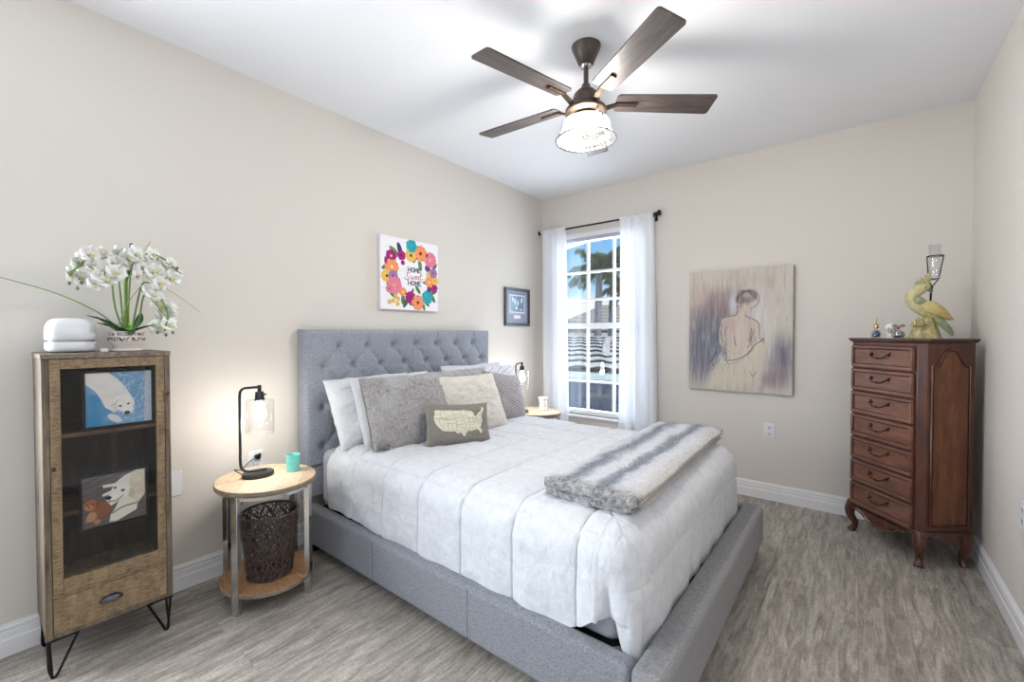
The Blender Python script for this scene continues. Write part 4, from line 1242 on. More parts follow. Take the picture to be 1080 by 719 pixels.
    # standing pile on the upper side and the edges
    fb_ = MB(); rf_ = np.random.RandomState(4)
    for q in range(9000):
        e_ = rf_.rand()
        if e_ < 0.74:
            x, y, z = rf_.uniform(-0.195, 0.20), rf_.uniform(-0.725, 0.72), 0.070; d = (rf_.normal(0, .5), rf_.normal(-.3, .5), 0.55)
        elif e_ < 0.87:
            x, y, z = 0.195, rf_.uniform(-0.72, 0.72), rf_.uniform(0.012, 0.066); d = (0.8, rf_.normal(0, .5), rf_.normal(-.1, .4))
        else:
            x, y, z = rf_.uniform(-0.19, 0.19), -0.722, rf_.uniform(0.006, 0.066); d = (rf_.normal(0, .5), -0.9, rf_.normal(-.1, .4))
        if e_ < 0.74:
            z = 0.066 + 0.010 * (1 - (2 * abs((x - 0.0025) / 0.395)) ** 6)
        n_ = math.sqrt(d[0] ** 2 + d[1] ** 2 + d[2] ** 2); l_ = rf_.uniform(0.007, 0.015) / n_
        w = 0.0011
        px_, py_ = (w, 0) if abs(d[0]) < abs(d[1]) else (0, w)
        fb_.add([(x - px_, y - py_, z), (x + px_, y + py_, z), (x + d[0] * l_, y + d[1] * l_, z + d[2] * l_)], [(0, 1, 2)])
    pile = build('fur_pile', fb_, m, t, smooth=False); pile['kind'] = 'stuff'
    # rolled fold loops at the near end
    mb = MB()
    for (xa, xb, z, r_) in ((-0.18, 0.17, 0.020, 0.020), (-0.19, 0.10, 0.055, 0.021), (0.02, 0.19, 0.050, 0.024)):
        P = [(xa + (xb - xa) * i / 16, -0.715 - 0.012 * math.sin(PI * i / 16) + 0.004 * math.sin(i * 2.1), z + 0.004 * math.sin(i * 1.3)) for i in range(17)]
        mb.tube(P, [r_ * (0.75 + 0.25 * math.sin(PI * i / 16)) for i in range(17)], 12)
    build('fold_edge', mb, m, t, angle=80)
throw_blanket()

# ================================================================== NIGHTSTANDS
def parquet():
    m, nt, b = new_mat('pieced reclaimed wood')
    br = nt.nodes.new('ShaderNodeTexBrick'); br.offset = 0.5
    br.inputs['Scale'].default_value = 1; br.inputs['Brick Width'].default_value = 0.19; br.inputs['Row Height'].default_value = 0.085
    br.inputs['Mortar Size'].default_value = 0.0008
    br.inputs['Color1'].default_value = srgb((218, 198, 172)); br.inputs['Color2'].default_value = srgb((196, 172, 142)); br.inputs['Mortar'].default_value = srgb((150, 118, 88))
    nt.links.new(coords(nt, (1, 1, 1), (0, 0, 0.6)), br.inputs['Vector'])
    g = noise(nt, coords(nt, (1.2, 9, 1), (0, 0, 0.6)), 14, 5, 0.6, 0.6)
    col = mixc(nt, 0.5, br.outputs['Color'], ramp(nt, g, [(0.3, (0.55, 0.5, 0.46, 1)), (0.62, (1.15, 1.12, 1.08, 1))]), 'MULTIPLY')
    g2 = noise(nt, coords(nt), 7, 2)
    col = mixc(nt, ramp(nt, g2, [(0.52, (0, 0, 0, 1)), (0.7, (0.55, 0.55, 0.55, 1))]), col, srgb((186, 168, 146)))
    nt.links.new(col, b.inputs['Base Color']); b.inputs['Roughness'].default_value = 0.5
    bump(nt, b, g, 0.1, 0.002)
    return m
M_parq = parquet()
M_edge = wood('table edge bark', [(0.3, (96, 82, 70)), (0.5, (142, 126, 108)), (0.7, (176, 160, 140))], (2, 2, 14), 9, 0.7, 0.3, knots=False)
M_parq2 = wood('warm shelf wood', [(0.25, (122, 88, 60)), (0.5, (166, 124, 86)), (0.75, (196, 156, 116))], (1.2, 6, 1), 12, 0.5, 0.1, rot=(0, 0, 0.6), knots=False)
def nightstand(name, loc, rz, label):
    t = thing(name, label, 'nightstand', loc, rz)
    a, b_ = 0.243, 0.222
    n = 72
    def disc(a, b_, z0, z1, bev=0.004, m0=0):
        prof = [(1 - bev * 3, z0), (1, z0 + bev), (1, z1 - bev), (1 - bev * 3, z1)]
        mb = MB(); vs_ = []
        for k_, z in prof:
            for i in range(n):
                an = 2 * PI * i / n; vs_.append((a * k_ * math.cos(an), b_ * k_ * math.sin(an), z))
        fs = []; mi = []
        mb.add(vs_, [(j * n + i, j * n + (i + 1) % n, (j + 1) * n + (i + 1) % n, (j + 1) * n + i) for j in range(3) for i in range(n)], 1)
        mb.f.append([3 * n + i for i in range(n)]); mb.m.append(0)
        mb.f.append([i for i in range(n)][::-1]); mb.m.append(1)
        return mb
    build('tabletop', disc(a, b_, 0.552, 0.576), [M_parq, M_edge], t, angle=50)
    build('lower_shelf', disc(a * .93, b_ * .93, 0.078, 0.098), [M_parq2, M_edge], t, angle=50)
    # steel band under the top and legs of flat bar
    mb = MB(); ring = []
    P = [(a * .91 * math.cos(2 * PI * i / 60), b_ * .91 * math.sin(2 * PI * i / 60), 0.541) for i in range(60)]
    A = np.zeros((60, 4, 3))
    for i, (x, y, z) in enumerate(P):
        for j, (k_, dz) in enumerate(((1, -0.011), (1, 0.011), (.975, 0.011), (.975, -0.011))): A[i, j] = (x * k_, y * k_, z + dz)
    mb.grid(A, closed_u=True, closed_v=True)
    build('steel_band', mb, M_chrome, t, angle=30)
    for an in (-62, 38, 118, 218):
        q = math.radians(an); x, y = a * .90 * math.cos(q), b_ * .90 * math.sin(q)
        M = Matrix.Translation((x, y, 0)) @ Matrix.Rotation(q, 4, 'Z')
        build('leg', MB().box(-0.013, 0.013, -0.0165, 0.0165, 0, 0.551, M=M), M_chrome, t, bevel=0.0015)
    return t
nightstand('nightstand', (0.352, -2.955, 0), 0.0, 'round wood and steel nightstand left of the bed, holding the teal candle cup')
nightstand('nightstand', (0.335, -0.585, 0), 0.12, 'round wood and steel nightstand on the window side, mostly behind the bed')

M_bulb = emit('glowing bulb', (1.0, 0.97, 0.92, 1), 9.0)
M_lglass = thin_glass('clear lamp glass', (0.99, 0.995, 0.995, 1), 0.02, fres=0.18)
def table_lamp(name, loc, rz, label):
    # arm reaches along local +x ; base under the shade
    t = thing(name, label, 'lamp', loc, rz)
    n = 48
    prof = [(0.070, 0.0), (0.073, 0.004), (0.073, 0.016), (0.069, 0.021), (0.0, 0.021)]
    build('base', MB().lathe(prof, n, sx=1.0, sy=0.86, c=(0.01, 0, 0)), M_darkgrey, t)
    P = [(0.045, -0.012, 0.030), (-0.035, -0.006, 0.034), (-0.062, 0, 0.052), (-0.068, 0, 0.09)] + [(-0.068, 0, z) for z in (0.15, 0.25, 0.35, 0.41)] + [(-0.064, 0, 0.437), (-0.050, 0, 0.450), (-0.02, 0, 0.452), (0.020, 0, 0.452)]
    build('pole', MB().tube(smooth_path(P, 5), 0.0065, 12), M_darkgrey, t)
    mb = MB().lathe([(0.0075, 0.462), (0.009, 0.460), (0.009, 0.430), (0.019, 0.428), (0.021, 0.40), (0.021, 0.392), (0.024, 0.390), (0.024, 0.386), (0, 0.386)][::-1], 24, c=(0.020, 0, 0))
    mb.tube([(0.040, 0, 0.412), (0.052, 0, 0.412)], 0.004, 8)
    build('socket', mb, M_darkgrey, t)
    g = MB().lathe([(0.024, 0.390), (0.060, 0.388), (0.066, 0.380), (0.066, 0.215)], 40, c=(0.020, 0, 0), cap=False)
    build('glass_shade', g, M_lglass, t, solid=0.0015)
    prof = [(0.012, 0.388), (0.013, 0.368), (0.020, 0.350), (0.029, 0.325), (0.030, 0.308), (0.024, 0.290), (0.012, 0.281), (0.0, 0.279)][::-1]
    build('bulb', MB().lathe(prof, 24, c=(0.020, 0, 0), cap=False), M_bulb, t)
    wl = Matrix.Translation(loc) @ Matrix.Rotation(rz, 4, 'Z') @ Vector((0.020, 0, 0.262))
    lamp('table_lamp_light', 'POINT', wl, TABLE_LAMP, (1.0, 0.95, 0.88), shadow_soft_size=0.03)
    return t
table_lamp('table_lamp', (0.298, -2.985, 0.576), PI / 2 - 0.12, 'dark metal lamp with clear glass shade on the near nightstand')
table_lamp('table_lamp', (0.28, -0.745, 0.576), PI / 2 - 0.05, 'dark metal lamp with clear glass shade beside the left curtain')
cord = MB().tube(smooth_path([(0.24, -3.03, 0.584), (0.19, -3.045, 0.600), (0.16, -3.01, 0.585), (0.12, -2.98, 0.581), (0.06, -2.93, 0.590), (0.028, -2.885, 0.598), (0.012, -2.87, 0.598)], 6), 0.0026, 8)
cord.tube([(0.006, -2.87, 0.600), (0.032, -2.87, 0.600)], 0.013, 14)
cord.tube([(0.006, -2.865, 0.600), (0.02, -2.855, 0.612)], 0.008, 10)
tag(build('lamp_cord', cord, M_black), 'black lamp cord and plug behind the near nightstand', 'cord')
c2 = MB().tube(smooth_path([(0.02, -2.90, 0.53), (0.07, -2.95, 0.42), (0.05, -3.0, 0.30), (0.04, -3.02, 0.14)], 6), 0.0026, 8)
tag(build('hanging_cord', c2, M_black), 'thin black cord hanging down behind the wicker basket', 'cord')

# teal cup
M_teal = plain('teal frosted glass', (118, 206, 200), 0.25, var=0.12, scale=18)
tc_ = thing('candle_cup', 'teal glass candle cup on the near nightstand', 'candle holder', (0.352, -2.823, 0.576))
build('cup', MB().lathe([(0.0, 0.0), (0.030, 0.0), (0.033, 0.004), (0.034, 0.085), (0.0315, 0.085), (0.031, 0.05)], 36, cap=False), M_teal, tc_)
build('wax', MB().lathe([(0.0, 0.05), (0.0312, 0.05), (0.0312, 0.045)][::-1], 36, cap=False), plain('teal wax', (150, 226, 218), 0.5), tc_)
# white candle jar on the far nightstand
jar = thing('candle_jar', 'white ceramic jar with grey pattern on the far nightstand by the curtain', 'jar', (0.36, -0.50, 0.576))
M_jar = lattice('white ceramic with grey marks', (236, 234, 232), (176, 172, 174), 34, 0.05)
build('jar_body', MB().lathe([(0.0, 0.0), (0.036, 0.0), (0.040, 0.006), (0.036, 0.03), (0.034, 0.06), (0.038, 0.10), (0.038, 0.104), (0.0, 0.104)], 32), M_jar, jar)
build('jar_lid', MB().lathe([(0.0, 0.104), (0.042, 0.104), (0.044, 0.108), (0.044, 0.120), (0.040, 0.124), (0.0, 0.124)], 32), M_white, jar)

# wicker basket ------------------------------------------------------
bk = thing('wicker_basket', 'dark woven wicker waste basket on the lower nightstand shelf', 'basket', (0.382, -2.955, 0.099))
M_wick = plain('dark brown wicker with painted glints', (74, 60, 56), 0.3, var=0.9, scale=200)  # strong tone variation paints strand highlights into the brown
mb = MB(); rb = random.Random(5)
def bpt(a, z, dr=0.0):
    R = 0.098 + (0.128 - 0.098) * (z / 0.31) + dr
    return (R * math.cos(a), R * math.sin(a) * 1.0, z)
for k in range(44):
    z0 = 0.31 * (k % 22 + 0.5) / 22; a0 = rb.uniform(0, 6.28)
    ph = rb.uniform(0, 6.28); am = rb.uniform(0.012, 0.026); fr_ = rb.choice((9, 11, 13, 14))
    P = []
    for i in range(97):
        a = a0 + 2 * PI * i / 96
        z = min(0.308, max(0.003, z0 + am * math.sin(fr_ * (a - a0) + ph) + 0.006 * math.sin(31 * a + k)))
        P.append(bpt(a, z, 0.003 * math.sin(fr_ * 1.9 * a + k)))
    mb.tube(P, rb.uniform(0.0018, 0.0028), 5)
for k in range(40):
    a = 2 * PI * k / 40
    mb.tube([bpt(a + 0.18 * math.sin(z * 40 + k), z) for z in np.linspace(0.0, 0.31, 24)], 0.0022, 5)
build('woven_wall', mb, M_wick, bk)
mb = MB()
mb.tube([bpt(2 * PI * i / 60, 0.312) for i in range(60)], 0.006, 8, closed=True)
build('rim', mb, M_wick, bk)
build('basket_bottom', MB().lathe([(0, 0.0), (0.097, 0.0), (0.099, 0.008), (0, 0.008)], 40), M_wick, bk)

# ================================================================== WOODEN GLASS CABINET
M_saw = wood('rough sawn mango wood', [(0.25, (80, 62, 46)), (0.45, (118, 95, 70)), (0.6, (146, 120, 90)), (0.8, (168, 144, 112))], (4.5, 4.5, 1.2), 7, 0.75, 0.6, saw=0.34)
M_old = wood('weathered grey brown wood', [(0.25, (74, 62, 50)), (0.5, (112, 98, 82)), (0.75, (148, 134, 116))], (6, 6, 0.6), 9, 0.75, 0.5)
M_oldtop = wood('weathered top board', [(0.25, (84, 74, 64)), (0.5, (126, 114, 100)), (0.75, (160, 150, 134))], (6, 0.6, 6), 9, 0.75, 0.5)
M_inner = wood('dark interior wood', [(0.25, (38, 31, 27)), (0.5, (60, 49, 42)), (0.75, (84, 68, 56))], (4, 4, 0.7), 9, 0.6, 0.3)  # darker wood colour for the back panel and inner sides
M_shelfw = wood('cabinet shelf board', [(0.25, (74, 54, 40)), (0.5, (108, 80, 58)), (0.75, (136, 104, 78))], (0.7, 4, 4), 9, 0.6, 0.3)
cb = thing('display_cabinet', 'narrow rustic wooden cabinet with glass door and black hairpin legs', 'cabinet', (0.182, -3.532, 0), PI / 2)
FY, BYc = -0.158, 0.160
build('side_panel', MB().box(-0.191, -0.172, FY, BYc, 0.152, 1.205), M_old, cb, bevel=0.002)
build('side_panel', MB().box(0.172, 0.191, FY, BYc, 0.152, 1.205), M_old, cb, bevel=0.002)
build('top_board', MB().box(-0.193, 0.193, FY - 0.003, BYc, 1.2055, 1.224), M_oldtop, cb, bevel=0.002)
build('bottom_board', MB().box(-0.1715, 0.1715, FY + .003, BYc, 0.152, 0.168), M_old, cb)
build('back_panel', MB().box(-0.1715, 0.1715, BYc - 0.01, BYc, 0.1685, 1.205), M_inner, cb)
build('divider', MB().box(-0.1715, 0.1715, FY + 0.004, BYc - 0.0105, 0.302, 0.314), M_saw, cb)
# interior lining
build('side_lining', MB().box(-0.1715, -0.168, FY + 0.024, BYc - 0.011, 0.315, 1.2045).box(0.168, 0.1715, FY + 0.024, BYc - 0.011, 0.315, 1.2045), M_inner, cb)
for z in (0.905, 0.602): build('shelf', MB().box(-0.1675, 0.1675, FY + 0.045, BYc - 0.011, z - 0.008, z + 0.008), M_shelfw, cb)
# door
mb = MB()
dx0, dx1, dz0, dz1 = -0.1705, 0.1705, 0.3155, 1.204
ix0, ix1, iz0, iz1 = -0.142, 0.143, 0.368, 1.166
dr = build('door', MB().box(dx0, ix0, FY, FY + 0.02, dz0, dz1).box(ix1, dx1, FY, FY + 0.02, dz0, dz1).box(ix0, ix1, FY + 0.0005, FY + 0.0195, dz0, iz0).box(ix0, ix1, FY + 0.0005, FY + 0.0195, iz1, dz1), M_saw, cb, bevel=0.0015)
build('glass', MB().box(ix0 - 0.004, ix1 + 0.004, FY + 0.008, FY + 0.011, iz0 - 0.004, iz1 + 0.004), thin_glass('cabinet glass', (0.95, 0.955, 0.96, 1), 0.012, fres=0.22), dr, smooth=False)
for z in (0.55, 1.03): build('hinge', MB().box(0.166, 0.174, FY - 0.003, FY + 0.004, z - 0.025, z + 0.025), M_brass, dr, bevel=0.001)
build('latch', MB().box(-0.168, -0.158, FY - 0.003, FY + 0.001, 0.785, 0.800), M_darkgrey, dr, bevel=0.001)
# drawer with cup pull
dw = build('drawer', MB().box(-0.1705, 0.1705, FY, FY + 0.02, 0.1695, 0.3005), M_saw, cb, bevel=0.0015)
mb = MB(); A = np.zeros((21, 9, 3))
for i in range(21):
    a = PI * i / 20
    for j in range(9):
        b_ = PI / 2 * j / 8
        A[i, j] = (-0.010 + 0.036 * math.cos(a) * math.cos(b_ * 0.98), FY - 0.022 * math.sin(b_), 0.232 + 0.021 * math.sin(a) * (math.cos(b_ * .98)))
mb.grid(A)
build('cup_pull', mb, plain('dull pewter', (86, 88, 92), 0.3, 0.9, var=0.2), dw, solid=0.002)
# hairpin legs
for sx in (-1, 1):
    for sy in (-1, 1):
        cx_, cy2 = sx * 0.182, sy * 0.150
        mb = MB()
        fx_, fy_ = sx * 0.176, sy * 0.140
        P1 = [(cx_, cy2, 0.150), (cx_, cy2, 0.13)] + [(cx_ + (fx_ - cx_) * t, cy2 + (fy_ - cy2) * t, 0.13 - 0.118 * t) for t in (0.4, 0.8)] + [(fx_, fy_, 0.006), (fx_ - sx * 0.01, fy_, 0.004)] + [(fx_ - sx * (0.01 + 0.062 * t), cy2 + (0) * t, 0.006 + 0.144 * t) for t in (0.15, 0.5, 1.0)]
        mb.tube(smooth_path(P1, 4), 0.0045, 8)
        P2 = [(fx_, fy_, 0.006), (fx_, fy_ - sy * 0.012, 0.004)] + [(cx_, fy_ - sy * (0.012 + 0.055 * t), 0.006 + 0.144 * t) for t in (0.15, 0.5, 1.0)]
        mb.tube(smooth_path(P2, 4), 0.0045, 8)
        mb.box(min(cx_ + sx * 0.008, cx_ - sx * 0.075), max(cx_ + sx * 0.008, cx_ - sx * 0.075), min(cy2 + sy * .008, cy2 - sy * .012), max(cy2 + sy * .008, cy2 - sy * .012), 0.146, 0.1515)
        mb.box(min(cx_ + sx * 0.008, cx_ - sx * 0.012), max(cx_ + sx * 0.008, cx_ - sx * 0.012), min(cy2 + sy * .008, cy2 - sy * .075), max(cy2 + sy * .008, cy2 - sy * .075), 0.146, 0.1515)
        build('leg', mb, M_black, cb)

def dog_pool():
    r = Ras(220, 210, (90, 140, 178), 0.95)
    r.mask(fnoise(r.X * 14, r.Y * 14, 4, 3), (150, 178, 204), .8)
    r.mask((fnoise(r.X * 30, r.Y * 30, 3, 9) - .5) * 4 * (r.X > .45), (190, 204, 220), .7)
    r.mask((r.X < .45) * (r.Y < .6) * (fnoise(r.X * 6, r.Y * 6, 3, 4)), (38, 120, 170), 1.)
    r.poly([(.88, 0), (.90, 1), (1, 1), (1, 0)], (186, 190, 200)); r.mask((r.X > .89) * (fnoise(r.X * 60, r.Y * 60, 2, 4) - .4) * 3, (150, 154, 168), .6)
    FU = (226, 220, 214)
    r.poly([(0, 1.0), (.33, 1.0), (.48, .86), (.60, .68), (.68, .52), (.60, .36), (.40, .24), (.28, .34), (.22, .50), (.14, .66), (.0, .80)], FU, 1, soft=.02)
    r.mask(r.inside([(0, 1.0), (.33, 1.0), (.60, .68), (.40, .24), (.22, .50), (.0, .80)]) * (fnoise(r.X * 9, r.Y * 9, 3, 8) - .35), (202, 190, 182), .7)
    r.ell(.56, .40, .17, .15, (232, 227, 222), -.5, soft=.02); r.ell(.62, .27, .09, .09, (236, 232, 228), 0, soft=.02)
    r.poly([(.38, .42), (.40, .22), (.47, .26), (.46, .40)], (216, 206, 198), soft=.02)
    r.ell(.42, .12, .12, .06, (214, 212, 212), -.6, soft=.02)
    r.line([(.36, .36), (.42, .40), (.48, .47)], .01, (120, 108, 104), .7)
    r.ell(.505, .345, .024, .016, (40, 30, 30)); r.ell(.63, .375, .024, .016, (40, 30, 30), .3)
    r.ell(.61, .205, .045, .032, (30, 26, 30)); r.line([(.56, .15), (.62, .14), (.67, .17)], .01, (80, 60, 60), .8)
    return r
def two_dogs():
    r = Ras(220, 210, (112, 102, 100), 0.95)
    q = (r.Y * .95 - r.X * .35) * 9
    r.mask((fnoise(q * 3, r.X * 3, 3, 2)), (84, 76, 78), .9); r.mask((np.abs(q % 1 - .5) < .05) * 1.0, (58, 52, 54), .8)
    CR = (224, 218, 204)
    r.poly([(.98, .98), (.85, .99), (.65, .92), (.50, .80), (.30, .80), (.32, .74), (.50, .73), (.55, .70), (.30, .62), (.30, .57), (.48, .60), (.42, .48), (.37, .40), (.42, .34), (.55, .42), (.50, .30), (.42, .18), (.40, .04), (.52, .02), (.70, .10), (.84, .16), (.86, .30), (.98, .45)], CR, 1, soft=.02)
    r.mask(r.inside([(.98, .98), (.75, .95), (.70, .5), (.86, .30), (.98, .45)]) * (fnoise(r.X * 8, r.Y * 8, 3, 6)), (200, 180, 150), .9)
    r.line([(.45, .20), (.62, .28), (.84, .30)], .03, (112, 102, 96), .8, curve=True)
    r.ell(.60, .62, .17, .13, (230, 226, 214), -.3, soft=.02); r.ell(.45, .52, .10, .07, (236, 232, 222), .5, soft=.02)
    r.poly([(.74, .66), (.82, .56), (.78, .42), (.70, .48)], (190, 182, 160), soft=.03)
    r.line([(.40, .46), (.52, .44), (.62, .52)], .014, (60, 44, 44), .9, curve=True)
    r.ell(.395, .52, .045, .035, (28, 24, 28)); r.ell(.50, .70, .025, .018, (50, 42, 44)); r.ell(.62, .62, .032, .022, (50, 42, 44)); r.ell(.40, .44, .025, .015, (196, 120, 130))
    BR = (158, 100, 66)
    r.ell(.27, .32, .17, .14, (140, 84, 54), -.3, soft=.02); r.ell(.13, .45, .12, .11, BR, 0, soft=.02); r.poly([(.20, .54), (.26, .50), (.25, .36), (.20, .38)], (128, 74, 50), soft=.02)
    r.ell(.10, .41, .05, .04, (190, 140, 104), soft=.02); r.ell(.08, .17, .04, .05, (176, 122, 88), soft=.02); r.ell(.22, .10, .05, .05, (176, 122, 88), soft=.02); r.ell(.14, .22, .07, .09, (186, 134, 100), soft=.02)
    r.ell(.08, .46, .013, .013, (30, 20, 20)); r.ell(.16, .46, .013, .013, (30, 20, 20)); r.ell(.10, .415, .018, .014, (30, 20, 20))
    return r
def photo(ras, x0, x1, z0, z1, label, tilt=0.0):
    t = thing('photo_frame', label, 'photo frame', (0.182 + 0.140, -3.532 + (x0 + x1) / 2, (z0 + z1) / 2), PI / 2)
    w, h = x1 - x0, z1 - z0; e_ = 0.009
    mb = MB().box(-w / 2, w / 2, -0.004, 0.004, h / 2 - e_, h / 2).box(-w / 2, w / 2, -0.004, 0.004, -h / 2, -h / 2 + e_).box(-w / 2, -w / 2 + e_, -0.004, 0.004, -h / 2 + e_, h / 2 - e_).box(w / 2 - e_, w / 2, -0.004, 0.004, -h / 2 + e_, h / 2 - e_)
    build('frame', mb, M_black, t, bevel=0.001)
    build('backing', MB().box(-w / 2 + e_, w / 2 - e_, 0.0, 0.003, -h / 2 + e_, h / 2 - e_), M_black, t)
    mb, c_ = painted_plane(ras, w - 2 * e_, h - 2 * e_)
    o = build('photograph', mb, M_print, t, color=c_, smooth=False); o.location = (0, -0.0006, 0)
photo(dog_pool(), -0.082, 0.139, 0.922, 1.153, 'framed photo of a white dog on blue, behind the cabinet glass, upper one')
photo(two_dogs(), -0.096, 0.116, 0.523, 0.742, 'framed photo of a cream dog with a brown puppy, behind the cabinet glass, lower one')

# ================================================================== ON THE CABINET
CT = 1.2245
dv_t = thing('wireless_router', 'white rounded device with a silver band on the wooden cabinet', 'router', (0.165, -3.626, CT))
def rsq(prof, n=64, p=3.4):
    """rounded-square lathe"""
    mb = MB(); A = np.zeros((n, len(prof), 3))
    for i in range(n):
        a = 2 * PI * i / n; c_, s_ = math.cos(a), math.sin(a)
        k_ = (abs(c_) ** p + abs(s_) ** p) ** (-1 / p)
        for j, (r, z) in enumerate(prof): A[i, j] = (r * k_ * c_, r * k_ * s_, z)
    mb.grid(A, closed_u=True, flip=True) if False else mb.grid(A, closed_u=True)
    return mb
build('lower_shell', rsq([(0, 0.003), (0.060, 0.003), (0.070, 0.008), (0.0735, 0.018), (0.0735, 0.040), (0.070, 0.043), (0, 0.043)]), M_white, dv_t, angle=50)
build('silver_band', rsq([(0.0, 0.042), (0.0705, 0.042), (0.0705, 0.051), (0, 0.051)]), plain('silver band', (150, 152, 158), 0.3, 0.8), dv_t, angle=50)
build('upper_shell', rsq([(0, 0.050), (0.070, 0.050), (0.074, 0.054), (0.074, 0.082), (0.071, 0.108), (0.063, 0.126), (0.050, 0.136), (0.02, 0.139), (0, 0.139)]), M_white, dv_t, angle=50)
tag(build('power_adapter', MB().box(-0.016, 0.022, -0.012, 0.012, 0, 0.014), M_white, loc=(0.215, -3.535, CT), bevel=0.003), 'small white plug between the router and the orchid pot', 'adapter')

# ---- orchid
orc = thing('potted_orchid', 'white orchid with arching sprays in a patterned pot on the wooden cabinet', 'plant', (0.19, -3.456, CT), PI / 2)
def pot_mat():
    m, nt, b = new_mat('painted stoneware')
    tc = nt.nodes.new('ShaderNodeTexCoord'); sp_ = nt.nodes.new('ShaderNodeSeparateXYZ'); nt.links.new(tc.outputs['Object'], sp_.inputs[0])
    v = noise(nt, coords(nt, (1, 1, 1)), 55, 2, 0.5, 1.5)
    mask = ramp(nt, v, [(0.42, (0, 0, 0, 1)), (0.45, (1, 1, 1, 1)), (0.57, (1, 1, 1, 1)), (0.59, (0, 0, 0, 1))])
    band = ramp(nt, sp_.outputs['Z'], [(0.0, (0, 0, 0, 1)), (0.0455, (0, 0, 0, 1)), (0.047, (1, 1, 1, 1)), (0.059, (1, 1, 1, 1)), (0.061, (0, 0, 0, 1)), (0.066, (0, 0, 0, 1)), (0.068, (1, 1, 1, 1)), (0.081, (1, 1, 1, 1)), (0.083, (0, 0, 0, 1))])
    mu = mixc(nt, 1.0, mask, band, 'MULTIPLY')
    nt.links.new(mixc(nt, mu, srgb((226, 216, 208)), srgb((76, 34, 36))), b.inputs['Base Color'])
    b.inputs['Roughness'].default_value = 0.3
    return m
prof = [(0.0, 0.0), (0.050, 0.0), (0.053, 0.004), (0.044, 0.012), (0.048, 0.026), (0.062, 0.044), (0.064, 0.054), (0.056, 0.064), (0.060, 0.080), (0.058, 0.086), (0.052, 0.080), (0.0, 0.074)]
build('pot', MB().lathe(prof, 48, cap=False), pot_mat(), orc, angle=60)
M_leaf = plain('dark orchid leaf', (42, 92, 44), 0.35, var=0.25, scale=12)
M_stem = plain('orchid stem green', (104, 136, 62), 0.5, var=0.25, scale=20)
M_stick = plain('dark support stick', (44, 36, 34), 0.7, var=0.3, scale=30)
def leaf_strip(P, w, cup=0.25, n=18):
    pts = [np.array(q) for q in smooth_path(P, 8)]; N = len(pts)
    A = np.zeros((N, 7, 3))
    for i, p in enumerate(pts):
        t = i / (N - 1)
        T = pts[min(i + 1, N - 1)] - pts[max(i - 1, 0)]; T /= np.linalg.norm(T)
        side = np.cross(T, (0, 0, 1)); side /= (np.linalg.norm(side) + 1e-9); upv = np.cross(side, T)
        ww = w * (math.sin(PI * min(1, 0.12 + 0.88 * t)) ** 0.6 if t < 0.999 else 0.02)
        for j in range(7):
            q = (j - 3) / 3
            A[i, j] = p + side * ww * q + upv * cup * ww * abs(q) ** 1.3
    return MB().grid(A)
for P, w in (([(-0.01, 0, 0.078), (-0.07, -0.02, 0.125), (-0.13, -0.03, 0.150)], 0.020), ([(0, -0.01, 0.078), (-0.05, -0.05, 0.10), (-0.105, -0.07, 0.120)], 0.022),
             ([(0.01, 0, 0.078), (0.05, -0.03, 0.10), (0.09, -0.05, 0.115)], 0.020), ([(0.0, -0.01, 0.078), (0.0, -0.055, 0.092), (0.005, -0.085, 0.07)], 0.018),
             ([(0.01, 0.01, 0.078), (0.045, 0.03, 0.12), (0.06, 0.05, 0.17)], 0.018), ([(-0.02, 0.02, 0.078), (-0.06, 0.05, 0.12), (-0.09, 0.07, 0.15)], 0.018)):
    build('leaf', leaf_strip(P, w), M_leaf, orc, angle=180, solid=0.0015)
M_bright = plain('fresh green sprout', (120, 182, 60), 0.4)
build('sprout', leaf_strip([(0.0, -0.05, 0.076), (0.002, -0.058, 0.10), (0.004, -0.058, 0.125)], 0.012), M_bright, orc, angle=180, solid=0.0012)
build('support_stick', MB().tube([(-0.004, 0, 0.07), (0.0, 0, 0.30), (0.012, 0.0, 0.36)], 0.0065, 10), M_stem, orc)
build('support_stick', MB().tube([(0.012, 0.0, 0.33), (0.022, 0.0, 0.47)], 0.0075, 10), M_stick, orc)
OY, OZ = -3.456, CT
def L(y, z, d=0.0): return (y - OY, d, z - OZ)     # world y,z -> local x,z ; d = depth (negative towards the room)
stems = [[L(-3.465, 1.30, 0), L(-3.47, 1.42, .01), L(-3.475, 1.52, .02), L(-3.49, 1.60, 0), L(-3.54, 1.62, -.03), L(-3.60, 1.58, -.05), L(-3.64, 1.52, -.06)],
         [L(-3.45, 1.30, 0), L(-3.45, 1.42, -.01), L(-3.445, 1.54, -.02), L(-3.43, 1.62, -.02), L(-3.38, 1.655, -.03), L(-3.32, 1.63, -.04), L(-3.28, 1.58, -.05)],
         [L(-3.44, 1.30, 0), L(-3.42, 1.42, .01), L(-3.40, 1.52, 0), L(-3.375, 1.52, -.02), L(-3.345, 1.46, -.04), L(-3.325, 1.39, -.06), L(-3.34, 1.31, -.07)],
         [L(-3.46, 1.30, .01), L(-3.485, 1.40, .03), L(-3.495, 1.50, .03), L(-3.49, 1.53, .03)],
         [L(-3.43, 1.30, .01), L(-3.405, 1.38, .03), L(-3.395, 1.45, .03), L(-3.38, 1.50, .03)]]
for P in stems: build('flower_stem', MB().tube(smooth_path(P, 6), 0.0034, 8), M_stem, orc)
M_grass = plain('long green blade', (110, 138, 60), 0.5, var=0.3, scale=9)
build('grass_blade', MB().tube(smooth_path([L(-3.485, 1.33, .0), L(-3.56, 1.395, -.03), L(-3.68, 1.46, -.06), L(-3.84, 1.51, -.10)], 8), [0.0022 + 0.0016 * math.sin(PI * min(1, i / 22)) for i in range(25)], 6, flat=(0.5, 1.5)), M_grass, orc)
